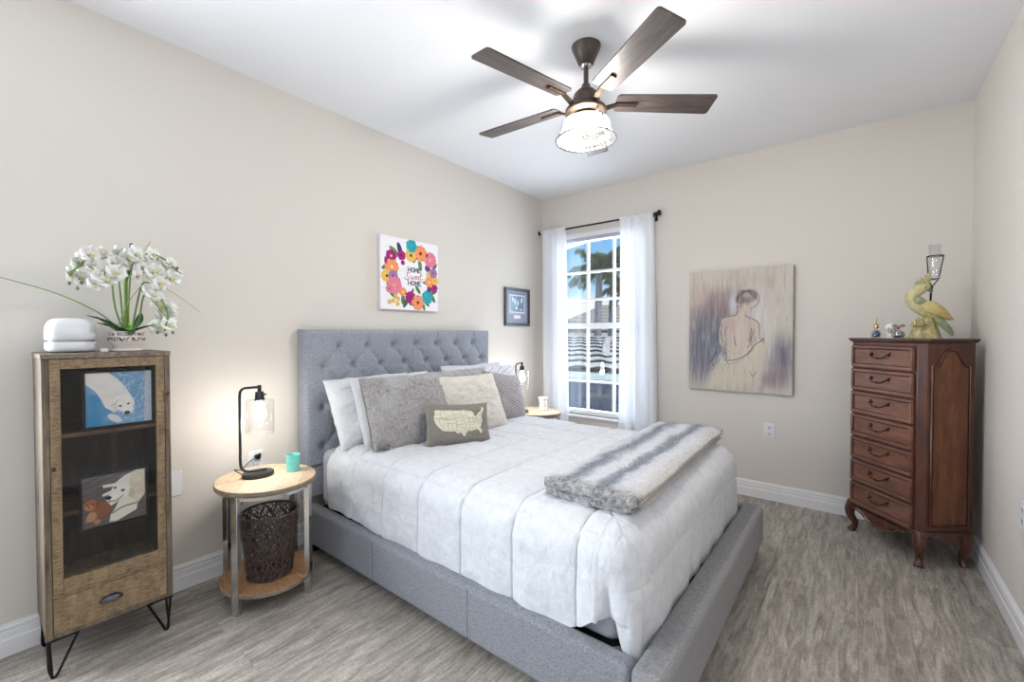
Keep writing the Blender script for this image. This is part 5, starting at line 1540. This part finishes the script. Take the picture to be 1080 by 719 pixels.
M_thin = plain('olive tendril', (150, 146, 110), 0.6)
build('tendril', MB().tube(smooth_path([L(-3.44, 1.55, 0), L(-3.38, 1.54, -.03), L(-3.28, 1.47, -.05), L(-3.20, 1.40, -.06)], 6), 0.0014, 6), M_thin, orc)
build('tendril', MB().tube(smooth_path([L(-3.43, 1.62, 0), L(-3.40, 1.66, -.02), L(-3.375, 1.71, -.02)], 6), 0.0014, 6), M_thin, orc)
build('tendril', MB().tube(smooth_path([L(-3.42, 1.50, -.03), L(-3.38, 1.45, -.06), L(-3.34, 1.38, -.08)], 6), 0.0018, 6), M_stem, orc)
build('tendril', MB().tube(smooth_path([L(-3.49, 1.33, -.03), L(-3.46, 1.43, -.05), L(-3.42, 1.50, -.05)], 6), 0.0018, 6), M_thin, orc)
M_petal = plain('white orchid petal', (244, 244, 240), 0.6, var=0.02)
M_lip = plain('yellow green orchid throat', (214, 212, 166), 0.6, var=0.15)
def petal(mb, ang, Lp, wp, cup, mi=0, off=0.0):
    nu, nv = 9, 7; A = np.zeros((nu, nv, 3)); ca, sa = math.cos(ang), math.sin(ang)
    for i in range(nu):
        t = i / (nu - 1)
        w = wp * (math.sin(PI * (0.10 + 0.86 * t)) ** 0.75)
        for j in range(nv):
            q = (j - 3) / 3
            rr_ = Lp * (t * (1 - .10 * q * q))
            y = off - cup * Lp * (t * t * .55) + 0.28 * w * q * q * (-1) + 0.006 * math.sin(t * 5 + q * 3)
            x_ = rr_; z_ = w * q
            A[i, j] = (x_ * ca - z_ * sa, y, x_ * sa + z_ * ca)
    mb.grid(A, mi)
def blossom():
    mb = MB(); R = 0.036
    petal(mb, 0.15, R, 0.022, 0.15, 0, -0.001); petal(mb, PI - 0.15, R, 0.022, 0.15, 0, -0.001)
    petal(mb, PI / 2, R * .95, 0.013, 0.1, 0, 0.002); petal(mb, PI * 1.28, R * .92, 0.013, 0.1, 0, 0.002); petal(mb, PI * 1.72, R * .92, 0.013, 0.1, 0, 0.002)
    petal(mb, PI * 1.5, R * .42, 0.007, 1.2, 1, -0.004)
    mb.lathe([(0.0, -0.005), (0.005, -0.002), (0.005, 0.003), (0, 0.006)], 8, c=(0, -0.007, 0.001), mi=1)
    return mb
spots = [(-3.63, 1.536), (-3.605, 1.592), (-3.577, 1.619), (-3.544, 1.537), (-3.54, 1.632), (-3.502, 1.598), (-3.575, 1.573), (-3.48, 1.645), (-3.50, 1.555), (-3.561, 1.505), (-3.525, 1.52), (-3.60, 1.53), (-3.46, 1.60), (-3.452, 1.625),
         (-3.395, 1.624), (-3.368, 1.650), (-3.335, 1.61), (-3.307, 1.620), (-3.293, 1.580), (-3.335, 1.558), (-3.353, 1.522), (-3.37, 1.575), (-3.40, 1.58), (-3.31, 1.55), (-3.425, 1.55), (-3.435, 1.64),
         (-3.37, 1.47), (-3.355, 1.44), (-3.337, 1.416), (-3.31, 1.385), (-3.355, 1.33), (-3.321, 1.34), (-3.299, 1.41), (-3.35, 1.38), (-3.375, 1.49)]
first = None; rf = random.Random(9)
for (y, z) in spots:
    if first is None: first = build('flower', blossom(), [M_petal, M_lip], orc, angle=180, solid=0.0008); o = first
    else: o = first.copy(); COL.objects.link(o); o.parent = orc
    o.location = L(y, z, rf.uniform(-0.075, 0.0))
    o.rotation_euler = (rf.uniform(-.35, .35), rf.uniform(-.5, .5), rf.uniform(0.0, 1.2))
    s_ = rf.uniform(0.95, 1.25); o.scale = (s_, s_, s_)
M_bud = plain('greyish bud', (112, 116, 92), 0.6, var=0.3, scale=60)
for (y, z) in ((-3.635, 1.500), (-3.612, 1.482), (-3.60, 1.505), (-3.285, 1.60), (-3.275, 1.575), (-3.33, 1.295), (-3.305, 1.305), (-3.36, 1.305), (-3.47, 1.56), (-3.41, 1.585)):
    build('bud', MB().lathe([(0, -0.009), (0.005, -0.005), (0.006, 0), (0.004, 0.006), (0, 0.009)], 10, c=L(y, z, -0.05)), M_bud, orc)

# ================================================================== CHEST OF DRAWERS
M_cherry = wood('dark cherry wood', [(0.25, (54, 24, 14)), (0.5, (84, 40, 23)), (0.75, (114, 62, 37))], (2.5, 2.5, 0.5), 9, 0.28, 0.05, coat=0.5, knots=False)
M_cherryh = wood('cherry wood drawer front', [(0.25, (90, 52, 40)), (0.5, (120, 76, 60)), (0.75, (146, 100, 82))], (0.5, 2.5, 2.5), 9, 0.28, 0.05, coat=0.5, knots=False)
M_pull = plain('dark antique pull', (58, 46, 34), 0.3, 0.85, var=0.4, scale=90)
M_groove = plain('dark groove strips', (40, 20, 14), 0.5)  # dark strips along the moulding grooves and between drawers
CW, CD = 0.500, 0.298
ch = thing('chest_of_drawers', 'tall cherry wood chest with seven drawers standing across the corner', 'chest of drawers', (2.642, -0.258, 0), math.radians(-50))
cv_ = 0.030
foot = [(cv_, 0), (CW - cv_, 0), (CW, cv_), (CW, CD), (0, CD), (0, cv_)]
build('carcass', MB().prism(foot, 0.205, 1.245), M_cherry, ch, bevel=0.002)
def grow(d): return [(cv_ - d * .4, -d), (CW - cv_ + d * .4, -d), (CW + d, cv_ - d * .4), (CW + d, CD + 0.004), (-d, CD + 0.004), (-d, cv_ - d * .4)]
mb = MB().prism(grow(0.010), 1.2455, 1.252).prism(grow(0.018), 1.252, 1.258).prism(grow(0.022), 1.258, 1.270)
build('top', mb, wood('dark top board', [(0.25, (52, 30, 24)), (0.5, (80, 50, 40)), (0.75, (104, 70, 56))], (0.5, 2.5, 2.5), 9, 0.3, 0.05, coat=0.5, knots=False), ch, bevel=0.003)
# base moulding
build('base_moulding', MB().prism(grow(0.008), 0.188, 0.2045), M_cherry, ch, bevel=0.004)
def bail(mb, cx_, z, y):
    w = 0.058
    P = [(cx_ - w, y - 0.004, z + 0.010), (cx_ - w + 0.002, y - 0.016, z + 0.006), (cx_ - w * .6, y - 0.020, z - 0.008), (cx_ - w * .25, y - 0.022, z - 0.015), (cx_, y - 0.022, z - 0.013), (cx_ + w * .25, y - 0.022, z - 0.015), (cx_ + w * .6, y - 0.020, z - 0.008), (cx_ + w - 0.002, y - 0.016, z + 0.006), (cx_ + w, y - 0.004, z + 0.010)]
    S = smooth_path(P, 5); n = len(S)
    mb.tube(S, [0.0028 + 0.0024 * math.exp(-((i / (n - 1) - .5) / .07) ** 2) + 0.0010 * math.sin(i) ** 2 for i in range(n)], 8)
for k in range(7):
    zt = 1.222 - 0.1475 * k; zb = zt - 0.137
    x0, x1 = 0.036, CW - cv_ - 0.014
    # slab with raised rim and sunk field
    mb = MB(); mb.box(x0, x1, -0.010, 0.0, zb, zt)
    dwr = build('drawer', mb, M_cherryh, ch, bevel=0.002)
    e1 = 0.017
    mb = MB().box(x0 + 0.002, x1 - 0.002, -0.019, -0.010, zt - e1, zt - 0.002).box(x0 + 0.002, x1 - 0.002, -0.019, -0.010, zb + 0.002, zb + e1 + 0.006).box(x0 + 0.002, x0 + e1, -0.0188, -0.010, zb + e1 + .006, zt - e1).box(x1 - e1, x1 - 0.002, -0.0188, -0.010, zb + e1 + .006, zt - e1)
    build('moulding', mb, M_cherryh, dwr, bevel=0.005, bseg=3)
    mb = MB(); g = 0.0032
    a0, a1, b0, b1 = x0 + e1, x1 - e1, zb + e1 + .006, zt - e1
    mb.box(a0, a1, -0.0115, -0.010, b1 - g * 2, b1).box(a0, a1, -0.0115, -0.010, b0, b0 + g).box(a0, a0 + g * 1.6, -0.0115, -0.010, b0, b1).box(a1 - g * 1.6, a1, -0.0115, -0.010, b0, b1)
    build('groove', mb, M_groove, dwr)
    mb = MB(); xc = (x0 + x1) / 2; zc = (zt + zb) / 2 + 0.008
    bail(mb, xc, zc, -0.010)
    for s_ in (-1, 1):
        mb.lathe([(0.0, 0), (0.010, 0), (0.009, 0.003), (0.005, 0.006), (0.0045, 0.010), (0.0, 0.011)], 14, M=Matrix.Translation((xc + s_ * 0.058, -0.010, zc + 0.010)) @ Matrix.Rotation(PI / 2, 4, 'X'))
        mb.lathe([(0.0, 0), (0.006, 0), (0.004, 0.003), (0, 0.004)], 10, M=Matrix.Translation((xc + s_ * 0.066, -0.010, zc + 0.020)) @ Matrix.Rotation(PI / 2, 4, 'X'))
    build('handle', mb, M_pull, dwr)
# dark line between the drawers
mb = MB()
for k in range(8):
    z = 1.2255 - 0.1475 * k
    mb.box(0.036, CW - cv_ - 0.014, -0.0015, 0.001, z - 0.002, z + 0.002)
build('drawer_gap', mb, M_groove, ch)
# side panels with an arched field
def side_panel(xs_, sgn):
    y0, y1 = cv_ + 0.022, CD - 0.030; z0, z1 = 0.235, 1.12
    ym = (y0 + y1) / 2; hw = (y1 - y0) / 2
    def outline(d):
        P = [(y0 + d, z0 + d), (y1 - d, z0 + d), (y1 - d, z1 - 0.0)]
        for i in range(25):
            t = 1 - 2 * i / 24          # 1 .. -1
            a = abs(t)
            zz = z1 + 0.088 * (0.5 + 0.5 * math.cos(PI * min(1, max(0, (a - 0.12) / 0.72)))) if a < 0.84 else z1
            P.append((ym + t * (hw - d), zz - d))
        P.append((y0 + d, z1 - 0.0))
        return P
    O = outline(0.0)
    P3_ = [(xs_ + sgn * 0.003, y, z) for y, z in O]
    mb = MB().tube(P3_, 0.0055, 8, closed=True)
    build('panel_moulding', mb, M_cherry, ch, angle=60)
    mb = MB().prism(outline(0.012), xs_ + (0 if sgn > 0 else -0.003), xs_ + (0.003 if sgn > 0 else 0), 'x')
    build('side_field', mb, wood('cherry side panel', [(0.25, (78, 37, 14)), (0.5, (112, 58, 26)), (0.75, (142, 84, 42))], (2.5, 2.5, 0.4), 8, 0.25, 0.04, coat=0.6, knots=False) if sgn > 0 else M_cherry, ch)
side_panel(CW, 1); side_panel(0, -1)
# scalloped aprons
def scallop(x0, x1, zt, drop_mid, drop_end, n=40, kind=0):
    P = [(x0, zt)]
    pts = []
    for i in range(n + 1):
        t = i / n; u = abs(2 * t - 1)
        z = drop_end + (drop_mid - drop_end) * (0.5 + 0.5 * math.cos(PI * min(1, u / 0.72))) - 0.010 * math.exp(-((u - .80) / .08) ** 2) + 0.012 * math.exp(-((u) / .06) ** 2) * kind
        pts.append((x0 + (x1 - x0) * t, zt - z))
    return P + pts + [(x1, zt)]
build('apron', MB().prism(scallop(0.028, CW - 0.03, 0.189, 0.085, 0.012, kind=1), -0.012, 0.008, 'y'), M_cherry, ch, bevel=0.003)
mb = MB(); rc_ = random.Random(3)
for k in range(15):           # carved acanthus scrolls
    t = (k + .5) / 15; u = abs(2 * t - 1); xx = 0.075 + (CW - 0.15) * t; zz = 0.189 - 0.018 - 0.030 * (1 - u)
    s_ = 1 if t < .5 else -1; R = 0.010 + 0.008 * (1 - u)
    P = [(xx + s_ * R * (1 - q * .11) * math.cos(q * .62 + k), -0.013, zz + R * (1 - q * .11) * math.sin(q * .62 + k)) for q in range(9)]
    mb.tube(P, [0.0035 * (1 - .07 * q) for q in range(9)], 6)
mb.tube([(0.06, -0.013, 0.172), (0.12, -0.013, 0.155), (0.17, -0.013, 0.125), (0.225, -0.013, 0.108), (0.245, -0.013, 0.116), (0.27, -0.013, 0.108), (0.32, -0.013, 0.125), (0.37, -0.013, 0.155), (0.43, -0.013, 0.172)], 0.0035, 6)
build('apron_carving', mb, M_cherry, ch)
build('side_apron', MB().prism(scallop(cv_ + 0.01, CD - 0.02, 0.189, 0.055, 0.012), CW - 0.012, CW + 0.004, 'x'), M_cherry, ch, bevel=0.002)
build('side_apron', MB().prism(scallop(cv_ + 0.01, CD - 0.02, 0.189, 0.055, 0.012), -0.004, 0.012, 'x'), M_cherry, ch, bevel=0.002)
def cabriole(x, y, dx, dy):
    P = []; R = []
    for i in range(15):
        t = i / 14; z = 0.19 * (1 - t)
        o_ = 0.020 * math.sin(PI * min(1, t * 1.5)) * (1 if t < .67 else 1) - 0.010 * math.exp(-((t - .72) / .16) ** 2) + 0.016 * max(0, (t - .86) / .14) ** 1.5
        r_ = 0.034 - 0.016 * min(1, t / .75) + 0.006 * max(0, (t - .86) / .14)
        P.append((x + dx * o_, y + dy * o_, z)); R.append(r_)
    return MB().tube(P, R, 16, up=(dx, dy, 0))
build('leg', cabriole(0.024, 0.022, -.7, -.7), M_cherry, ch, angle=60)
build('leg', cabriole(CW - 0.030, 0.026, .7, -.7), M_cherry, ch, angle=60)
build('leg', cabriole(CW - 0.022, CD - 0.026, .7, 0.0), M_cherry, ch, angle=60)
build('leg', cabriole(0.030, CD - 0.03, -.6, 0.0), M_cherry, ch, angle=60)

# ---- things on the chest
HT = 1.2705
def onchest(lx, ly):
    a = math.radians(-50); return (2.642 + lx * math.cos(a) - ly * math.sin(a), -0.258 + lx * math.sin(a) + ly * math.cos(a), HT)
M_clearg = thin_glass('clear thick glass', (0.90, 0.93, 0.95, 1), 0.12)
p = thing('perfume_bottle', 'round perfume bottle with blue liquid and gold spire cap on the chest', 'perfume bottle', onchest(0.125, 0.07))
build('glass_body', MB().lathe([(0, 0), (0.020, 0), (0.028, 0.010), (0.029, 0.024), (0.021, 0.042), (0.009, 0.054), (0.009, 0.060), (0, 0.060)], 32, cap=False), M_clearg, p)
build('perfume', MB().lathe([(0, 0.006), (0.014, 0.008), (0.021, 0.018), (0.020, 0.030), (0.012, 0.044), (0, 0.048)], 28, cap=False), plain('deep blue perfume', (18, 66, 112), 0.15, var=0.2, scale=60), p)
build('cap', MB().lathe([(0.0, 0.060), (0.011, 0.060), (0.013, 0.066), (0.013, 0.080), (0.008, 0.088), (0.004, 0.094), (0.0025, 0.11), (0.0, 0.132)], 20), plain('pale gold', (214, 176, 120), 0.25, 0.9), p)
p = thing('white_ornament', 'white porcelain ornament between the blue and the silver perfume bottles', 'ornament', onchest(0.165, 0.13))
M_porc = plain('white porcelain', (226, 222, 216), 0.25, var=0.05)
mb = MB().lathe([(0, 0), (0.036, 0), (0.036, 0.006), (0.026, 0.012), (0.024, 0.05), (0.030, 0.066), (0.024, 0.084), (0.012, 0.092), (0, 0.094)], 30)
build('body', mb, M_porc, p)
mb = MB().tube([(0.016 * math.cos(a), -0.026, 0.048 + 0.018 * math.sin(a)) for a in np.linspace(0, 2 * PI, 20)[:-1]], 0.0025, 6, closed=True)
mb.lathe([(0, 0), (0.006, 0), (0.006, 0.004), (0, 0.004)], 12, M=Matrix.Translation((0, -0.024, 0.045)) @ Matrix.Rotation(PI / 2, 4, 'X') @ Matrix.Scale(1.9, 4, (0, 1, 0)))
build('medallion', mb, plain('dull silver', (150, 146, 140), 0.3, 0.8), p)
mb = MB()
for k in range(5): mb.tube(smooth_path([(0, 0, 0.090), (-0.010 + 0.010 * k, 0.004 * (k - 2), 0.104), (-0.026 + 0.013 * k, 0, 0.108 + 0.003 * (k % 2))], 4), [0.002, .0024, .003, .003, .003, .003, .003, .002, .001], 6)
build('flower_top', mb, M_porc, p)
p = thing('perfume_bottle', 'squat silvery perfume bottle with a dark red bow stopper on the chest', 'perfume bottle', onchest(0.262, 0.085))
build('glass_body', MB().lathe([(0, 0), (0.022, 0), (0.031, 0.010), (0.033, 0.022), (0.028, 0.038), (0.012, 0.048), (0.008, 0.054), (0, 0.054)], 32, cap=False), M_clearg, p)
build('perfume', MB().lathe([(0, 0.004), (0.018, 0.006), (0.026, 0.014), (0.027, 0.022), (0.022, 0.033), (0.010, 0.040), (0, 0.041)], 28, cap=False), plain('silvery liquid', (150, 152, 162), 0.15, 0.4, var=0.3, scale=70), p)
mb = MB().lathe([(0, 0.054), (0.006, 0.054), (0.005, 0.064), (0, 0.068)], 14)
for s_ in (-1, 1):
    mb.tube(smooth_path([(0, 0, 0.064), (s_ * 0.008, 0, 0.074), (s_ * 0.022, 0, 0.080), (s_ * 0.026, 0, 0.072), (s_ * 0.010, 0, 0.068)], 4), 0.0028, 8)
build('bow_stopper', mb, plain('dark red glass', (108, 34, 44), 0.2), p)

# ---- cockatoo candle holder
ck = thing('cockatoo_figurine', 'yellow green ceramic cockatoo on a stump carrying a wire candle holder', 'figurine', onchest(0.33, 0.175), math.radians(8))
def bird_mat(name, c1, c2, c3, sc=22, bmp=.5):
    m, nt, b = new_mat(name)
    n = noise(nt, coords(nt), sc, 4, 0.6, 0.5)
    nt.links.new(ramp(nt, n, [(0.32, srgb(c1)), (0.5, srgb(c2)), (0.68, srgb(c3))]), b.inputs['Base Color'])
    b.inputs['Roughness'].default_value = 0.4; bump(nt, b, noise(nt, coords(nt, (1, 1, .6)), 90, 3), bmp, 0.004)
    return m
M_by = bird_mat('yellow ceramic glaze', (158, 146, 96), (190, 180, 128), (204, 198, 160))
M_bg = bird_mat('green yellow glaze', (110, 126, 100), (142, 150, 112), (180, 174, 126))
M_bo = bird_mat('orange yellow wing glaze', (182, 146, 98), (198, 178, 116), (188, 186, 128))
M_st = bird_mat('mottled stump glaze', (132, 120, 76), (176, 164, 112), (196, 188, 142), 40, .8)
# stump
A = np.zeros((40, 14, 3))
for i in range(40):
    a = 2 * PI * i / 40
    for j in range(14):
        t = j / 13
        R = (0.076 - 0.040 * t ** 0.75) * (1 + 0.06 * math.sin(5 * a + 2 * t) + 0.03 * math.sin(11 * a))
        if j == 13: R = 0.0
        A[i, j] = (0.005 + R * math.cos(a), R * .85 * math.sin(a), 0.120 * min(1, j / 12))
mb = MB().grid(A, closed_u=True)
mb.tube([(-0.01, -0.03, 0.082), (-0.045, -0.045, 0.080), (-0.066, -0.05, 0.078)], [0.018, 0.016, 0.014], 12)
build('stump', mb, M_st, ck, angle=60)
# body : head bent down to the right, breast to the left, tail to the lower right
def loft(P, R, n=20, fy=1.0):
    S = smooth_path(P, 6); N = len(S); rs = [float(np.interp(i / (N - 1), np.linspace(0, 1, len(R)), R)) for i in range(N)]
    return MB().tube(S, rs, n, up=(0, 1, 0), flat=(fy, 1.0))
body = loft([(0.060, 0.0, 0.120), (0.020, 0, 0.150), (-0.022, 0, 0.190), (-0.048, 0, 0.228), (-0.046, 0, 0.262), (-0.022, 0, 0.288), (0.004, -0.004, 0.292), (0.018, -0.006, 0.284)],
            [0.020, 0.036, 0.043, 0.039, 0.031, 0.032, 0.029, 0.013], 24, 0.9)
build('body', body, M_by, ck, angle=80)
build('neck_patch', loft([(-0.052, -0.018, 0.245), (-0.034, -0.034, 0.222), (-0.006, -0.038, 0.200)], [0.012, 0.022, 0.016], 14, 0.7), M_bg, ck, angle=80)
# folded wings and tail
def blade(P, W, T, m, nm):
    S = smooth_path(P, 6); N = len(S)
    ws = [float(np.interp(i / (N - 1), np.linspace(0, 1, len(W)), W)) for i in range(N)]
    build(nm, MB().tube(S, ws, 14, up=(0, 1, 0), flat=(T, 1.0)), m, ck, angle=80)
blade([(-0.020, -0.040, 0.205), (0.020, -0.044, 0.180), (0.070, -0.036, 0.145), (0.118, -0.020, 0.105)], [0.020, 0.034, 0.026, 0.004], 0.35, M_bo, 'wing')
blade([(-0.020, 0.040, 0.205), (0.020, 0.044, 0.180), (0.070, 0.036, 0.145), (0.118, 0.020, 0.105)], [0.020, 0.034, 0.026, 0.004], 0.35, M_bo, 'wing')
blade([(0.030, -0.010, 0.140), (0.070, -0.008, 0.095), (0.105, -0.006, 0.045), (0.122, -0.004, 0.012)], [0.022, 0.020, 0.016, 0.006], 0.5, M_bg, 'tail')
for k, (dx, dz, c_) in enumerate(((-0.052, 0.018, M_bg), (-0.040, 0.034, M_bg), (-0.022, 0.048, M_bg), (-0.002, 0.064, M_by), (0.014, 0.072, M_by), (0.020, 0.050, M_by))):
    blade([(0.004, 0.003 * (k % 2), 0.300), (0.004 + dx * .5, 0, 0.312 + dz * .45), (0.004 + dx, 0, 0.308 + dz)], [0.012, 0.012, 0.003], 0.6, c_, 'crest_feather')
build('beak', loft([(0.012, -0.006, 0.284), (0.026, -0.008, 0.276), (0.024, -0.008, 0.262)], [0.012, 0.009, 0.002], 12), plain('grey green beak', (116, 118, 88), 0.4), ck)
build('eye', MB().lathe([(0, -.0045), (.004, -.002), (.0045, 0), (.004, .002), (0, .0045)], 12, c=(-0.004, -0.031, 0.293)), plain('dark eye', (48, 34, 22), 0.2), ck)
for k in range(3): build('claw', MB().tube(smooth_path([(-0.020 - .014 * k, -0.036, 0.104), (-0.024 - .014 * k, -0.058, 0.094), (-0.024 - .014 * k, -0.062, 0.072)], 4), 0.0065, 8), M_st, ck)
# wire holder with a glass tube
mb = MB()
wx, wz = 0.030, 0.290
mb.tube([(0.030, 0.02, 0.20), (0.032, 0.02, 0.270), (0.036, 0.02, 0.300)], 0.005, 8)
ring = [(0.048 + 0.036 * math.cos(a), 0.02 + 0.036 * math.sin(a), 0.478) for a in np.linspace(0, 2 * PI, 28)[:-1]]
mb.tube(ring, 0.0032, 6, closed=True)
mb.tube([(0.042 + 0.020 * math.cos(a), 0.02 + 0.020 * math.sin(a), 0.345) for a in np.linspace(0, 2 * PI, 20)[:-1]], 0.0022, 6, closed=True)
mb.tube([(0.036, 0.02, 0.300), (0.020, 0.02, 0.345), (0.012, 0.02, 0.478)], 0.003, 8)
mb.tube([(0.036, 0.02, 0.300), (0.064, 0.02, 0.345), (0.084, 0.02, 0.478)], 0.003, 8)
build('wire_holder', mb, M_black, ck)
build('glass_tube', MB().lathe([(0.0, 0.335), (0.016, 0.337), (0.021, 0.36), (0.024, 0.45), (0.026, 0.545)], 28, c=(0.045, 0.02, 0), cap=False), thin_glass('thin clear tube', (0.985, 0.985, 0.99, 1), 0.05, milk=0.06, fres=0.3), ck, solid=0.0012)

# ================================================================== CEILING FAN
FX, FYf = 1.600, -1.930
fan = thing('ceiling_fan', 'five bladed dark wood ceiling fan with a ribbed glass light', 'ceiling fan', (FX, FYf, RH))
M_walnut = wood('weathered walnut blade', [(0.25, (52, 44, 43)), (0.5, (78, 68, 66)), (0.75, (104, 92, 89))], (0.5, 4, 4), 9, 0.38, 0.1, knots=False)
M_hub = wood('faux wood motor housing', [(0.25, (52, 42, 38)), (0.5, (78, 64, 58)), (0.75, (100, 84, 76))], (4, 4, 0.6), 8, 0.4, 0.1, knots=False)
build('canopy', MB().lathe([(0, -0.096), (0.022, -0.096), (0.036, -0.091), (0.060, -0.034), (0.071, -0.010), (0.073, 0.0), (0, 0)], 40), M_hub, fan, angle=50)
build('hanger_ball', MB().lathe([(0, -0.112), (0.024, -0.106), (0.030, -0.097), (0.024, -0.090), (0, -0.088)], 24), M_chrome, fan)
build('downrod', MB().lathe([(0, -0.205), (0.0125, -0.205), (0.0125, -0.10), (0, -0.10)], 20), M_hub, fan)
build('motor_housing', MB().lathe([(0, -0.292), (0.068, -0.292), (0.070, -0.285), (0.068, -0.262), (0.060, -0.238), (0.040, -0.218), (0.024, -0.208), (0.021, -0.190), (0.0, -0.190)], 40), M_hub, fan, angle=50)
build('lower_disc', MB().lathe([(0, -0.338), (0.090, -0.338), (0.104, -0.332), (0.104, -0.318), (0.090, -0.302), (0, -0.2925)], 44), plain('bronze disc', (96, 80, 66), 0.35, 0.8), fan, angle=50)
def blade_mesh():
    x0, x1, w0, w1, r_ = 0.150, 0.645, 0.058, 0.067, 0.016
    P = [(x0 + .01, -w0)] + [(x1 - r_ + r_ * math.cos(a), -w1 + r_ + r_ * math.sin(a)) for a in np.linspace(-PI / 2, 0, 6)] + [(x1 - r_ + r_ * math.cos(a), w1 - r_ + r_ * math.sin(a)) for a in np.linspace(0, PI / 2, 6)] + [(x0 + .01, w0), (x0, w0 - .012), (x0, -w0 + .012)]
    return MB().prism(P, -0.004, 0.004, 'z')
for k in range(5):
    a = math.radians(40 + 72 * k)
    b_ = build('blade', blade_mesh(), M_walnut, fan, bevel=0.001)
    b_.location = (0, 0, -0.278); b_.rotation_euler = (math.radians(-11), 0, a)
    mb = MB()
    mb.box(0.148, 0.255, -0.013, 0.013, -0.012, -0.0045)
    mb.box(0.243, 0.257, -0.014, 0.014, -0.014, -0.003)
    mb.add([(0.085, -0.016, -0.040), (0.085, 0.016, -0.040), (0.160, 0.013, -0.012), (0.160, -0.013, -0.012), (0.085, -0.016, -0.030), (0.085, 0.016, -0.030), (0.160, 0.013, -0.003), (0.160, -0.013, -0.003)],
           [(0, 1, 2, 3), (7, 6, 5, 4), (0, 3, 7, 4), (1, 5, 6, 2), (0, 4, 5, 1), (3, 2, 6, 7)])
    build('blade_arm', mb, plain('blade iron bronze', (74, 62, 52), 0.38, 0.8, var=.1), b_, bevel=0.0015)
lk = build('light_fitter', MB().lathe([(0, -0.372), (0.040, -0.372), (0.054, -0.366), (0.062, -0.352), (0.062, -0.3385), (0, -0.3385)], 36), M_bronze, fan)
# ribbed glass bell
n = 160; prof = [(0.060, -0.362), (0.092, -0.366), (0.108, -0.374), (0.115, -0.386), (0.119, -0.408), (0.124, -0.430), (0.133, -0.448), (0.148, -0.467)]
A = np.zeros((n, len(prof), 3))
for i in range(n):
    a = 2 * PI * i / n
    for j, (r_, z) in enumerate(prof):
        q = r_ + 0.0014 * math.sin(40 * a) * (1 if j > 1 else 0); A[i, j] = (q * math.cos(a), q * math.sin(a), z)
M_rib = thin_glass('ribbed glass', (0.97, 0.97, 0.96, 1), 0.05, 0.10, milk=0.10, fres=0.4)
build('glass_shade', MB().grid(A, closed_u=True), M_rib, fan, solid=0.002, angle=80)
mb = MB()
mb.tube([(0.1495 * math.cos(t), 0.1495 * math.sin(t), -0.467) for t in np.linspace(0, 2 * PI, 73)[:-1]], 0.0028, 6, closed=True)
for k in range(3):
    a = math.radians(100 + 120 * k)
    P = [((r_ + .004) * math.cos(a), (r_ + .004) * math.sin(a), z + 0.002) for r_, z in prof]
    mb.tube(P, 0.0026, 6)
build('wire_cage', mb, M_bronze, fan)
for k in range(3):
    a = math.radians(100 + 120 * k)
    build('thumb_screw', MB().lathe([(0, -.008), (.008, -.005), (.009, 0), (.008, .005), (0, .008)], 14, c=(0.085 * math.cos(a), 0.085 * math.sin(a), -0.352)), M_chrome, fan)
for k in range(2):
    a = math.radians(20 + 180 * k); x_, y_ = 0.032 * math.cos(a), 0.032 * math.sin(a)
    build('bulb', MB().lathe([(0, -0.440), (0.018, -0.434), (0.028, -0.415), (0.027, -0.398), (0.016, -0.385), (0.013, -0.372), (0, -0.372)], 24, c=(x_, y_, 0)), emit('warm glowing bulb', (1.0, 0.90, 0.72, 1), 4.0), fan)
build('finial', MB().lathe([(0, -0.452), (0.004, -0.450), (0.005, -0.444), (0.003, -0.438), (0.003, -0.345), (0, -0.345)], 12), M_brass, fan)
lamp('fan_light', 'POINT', (FX, FYf, RH - 0.452), FAN, (1.0, 0.95, 0.89), shadow_soft_size=0.08)
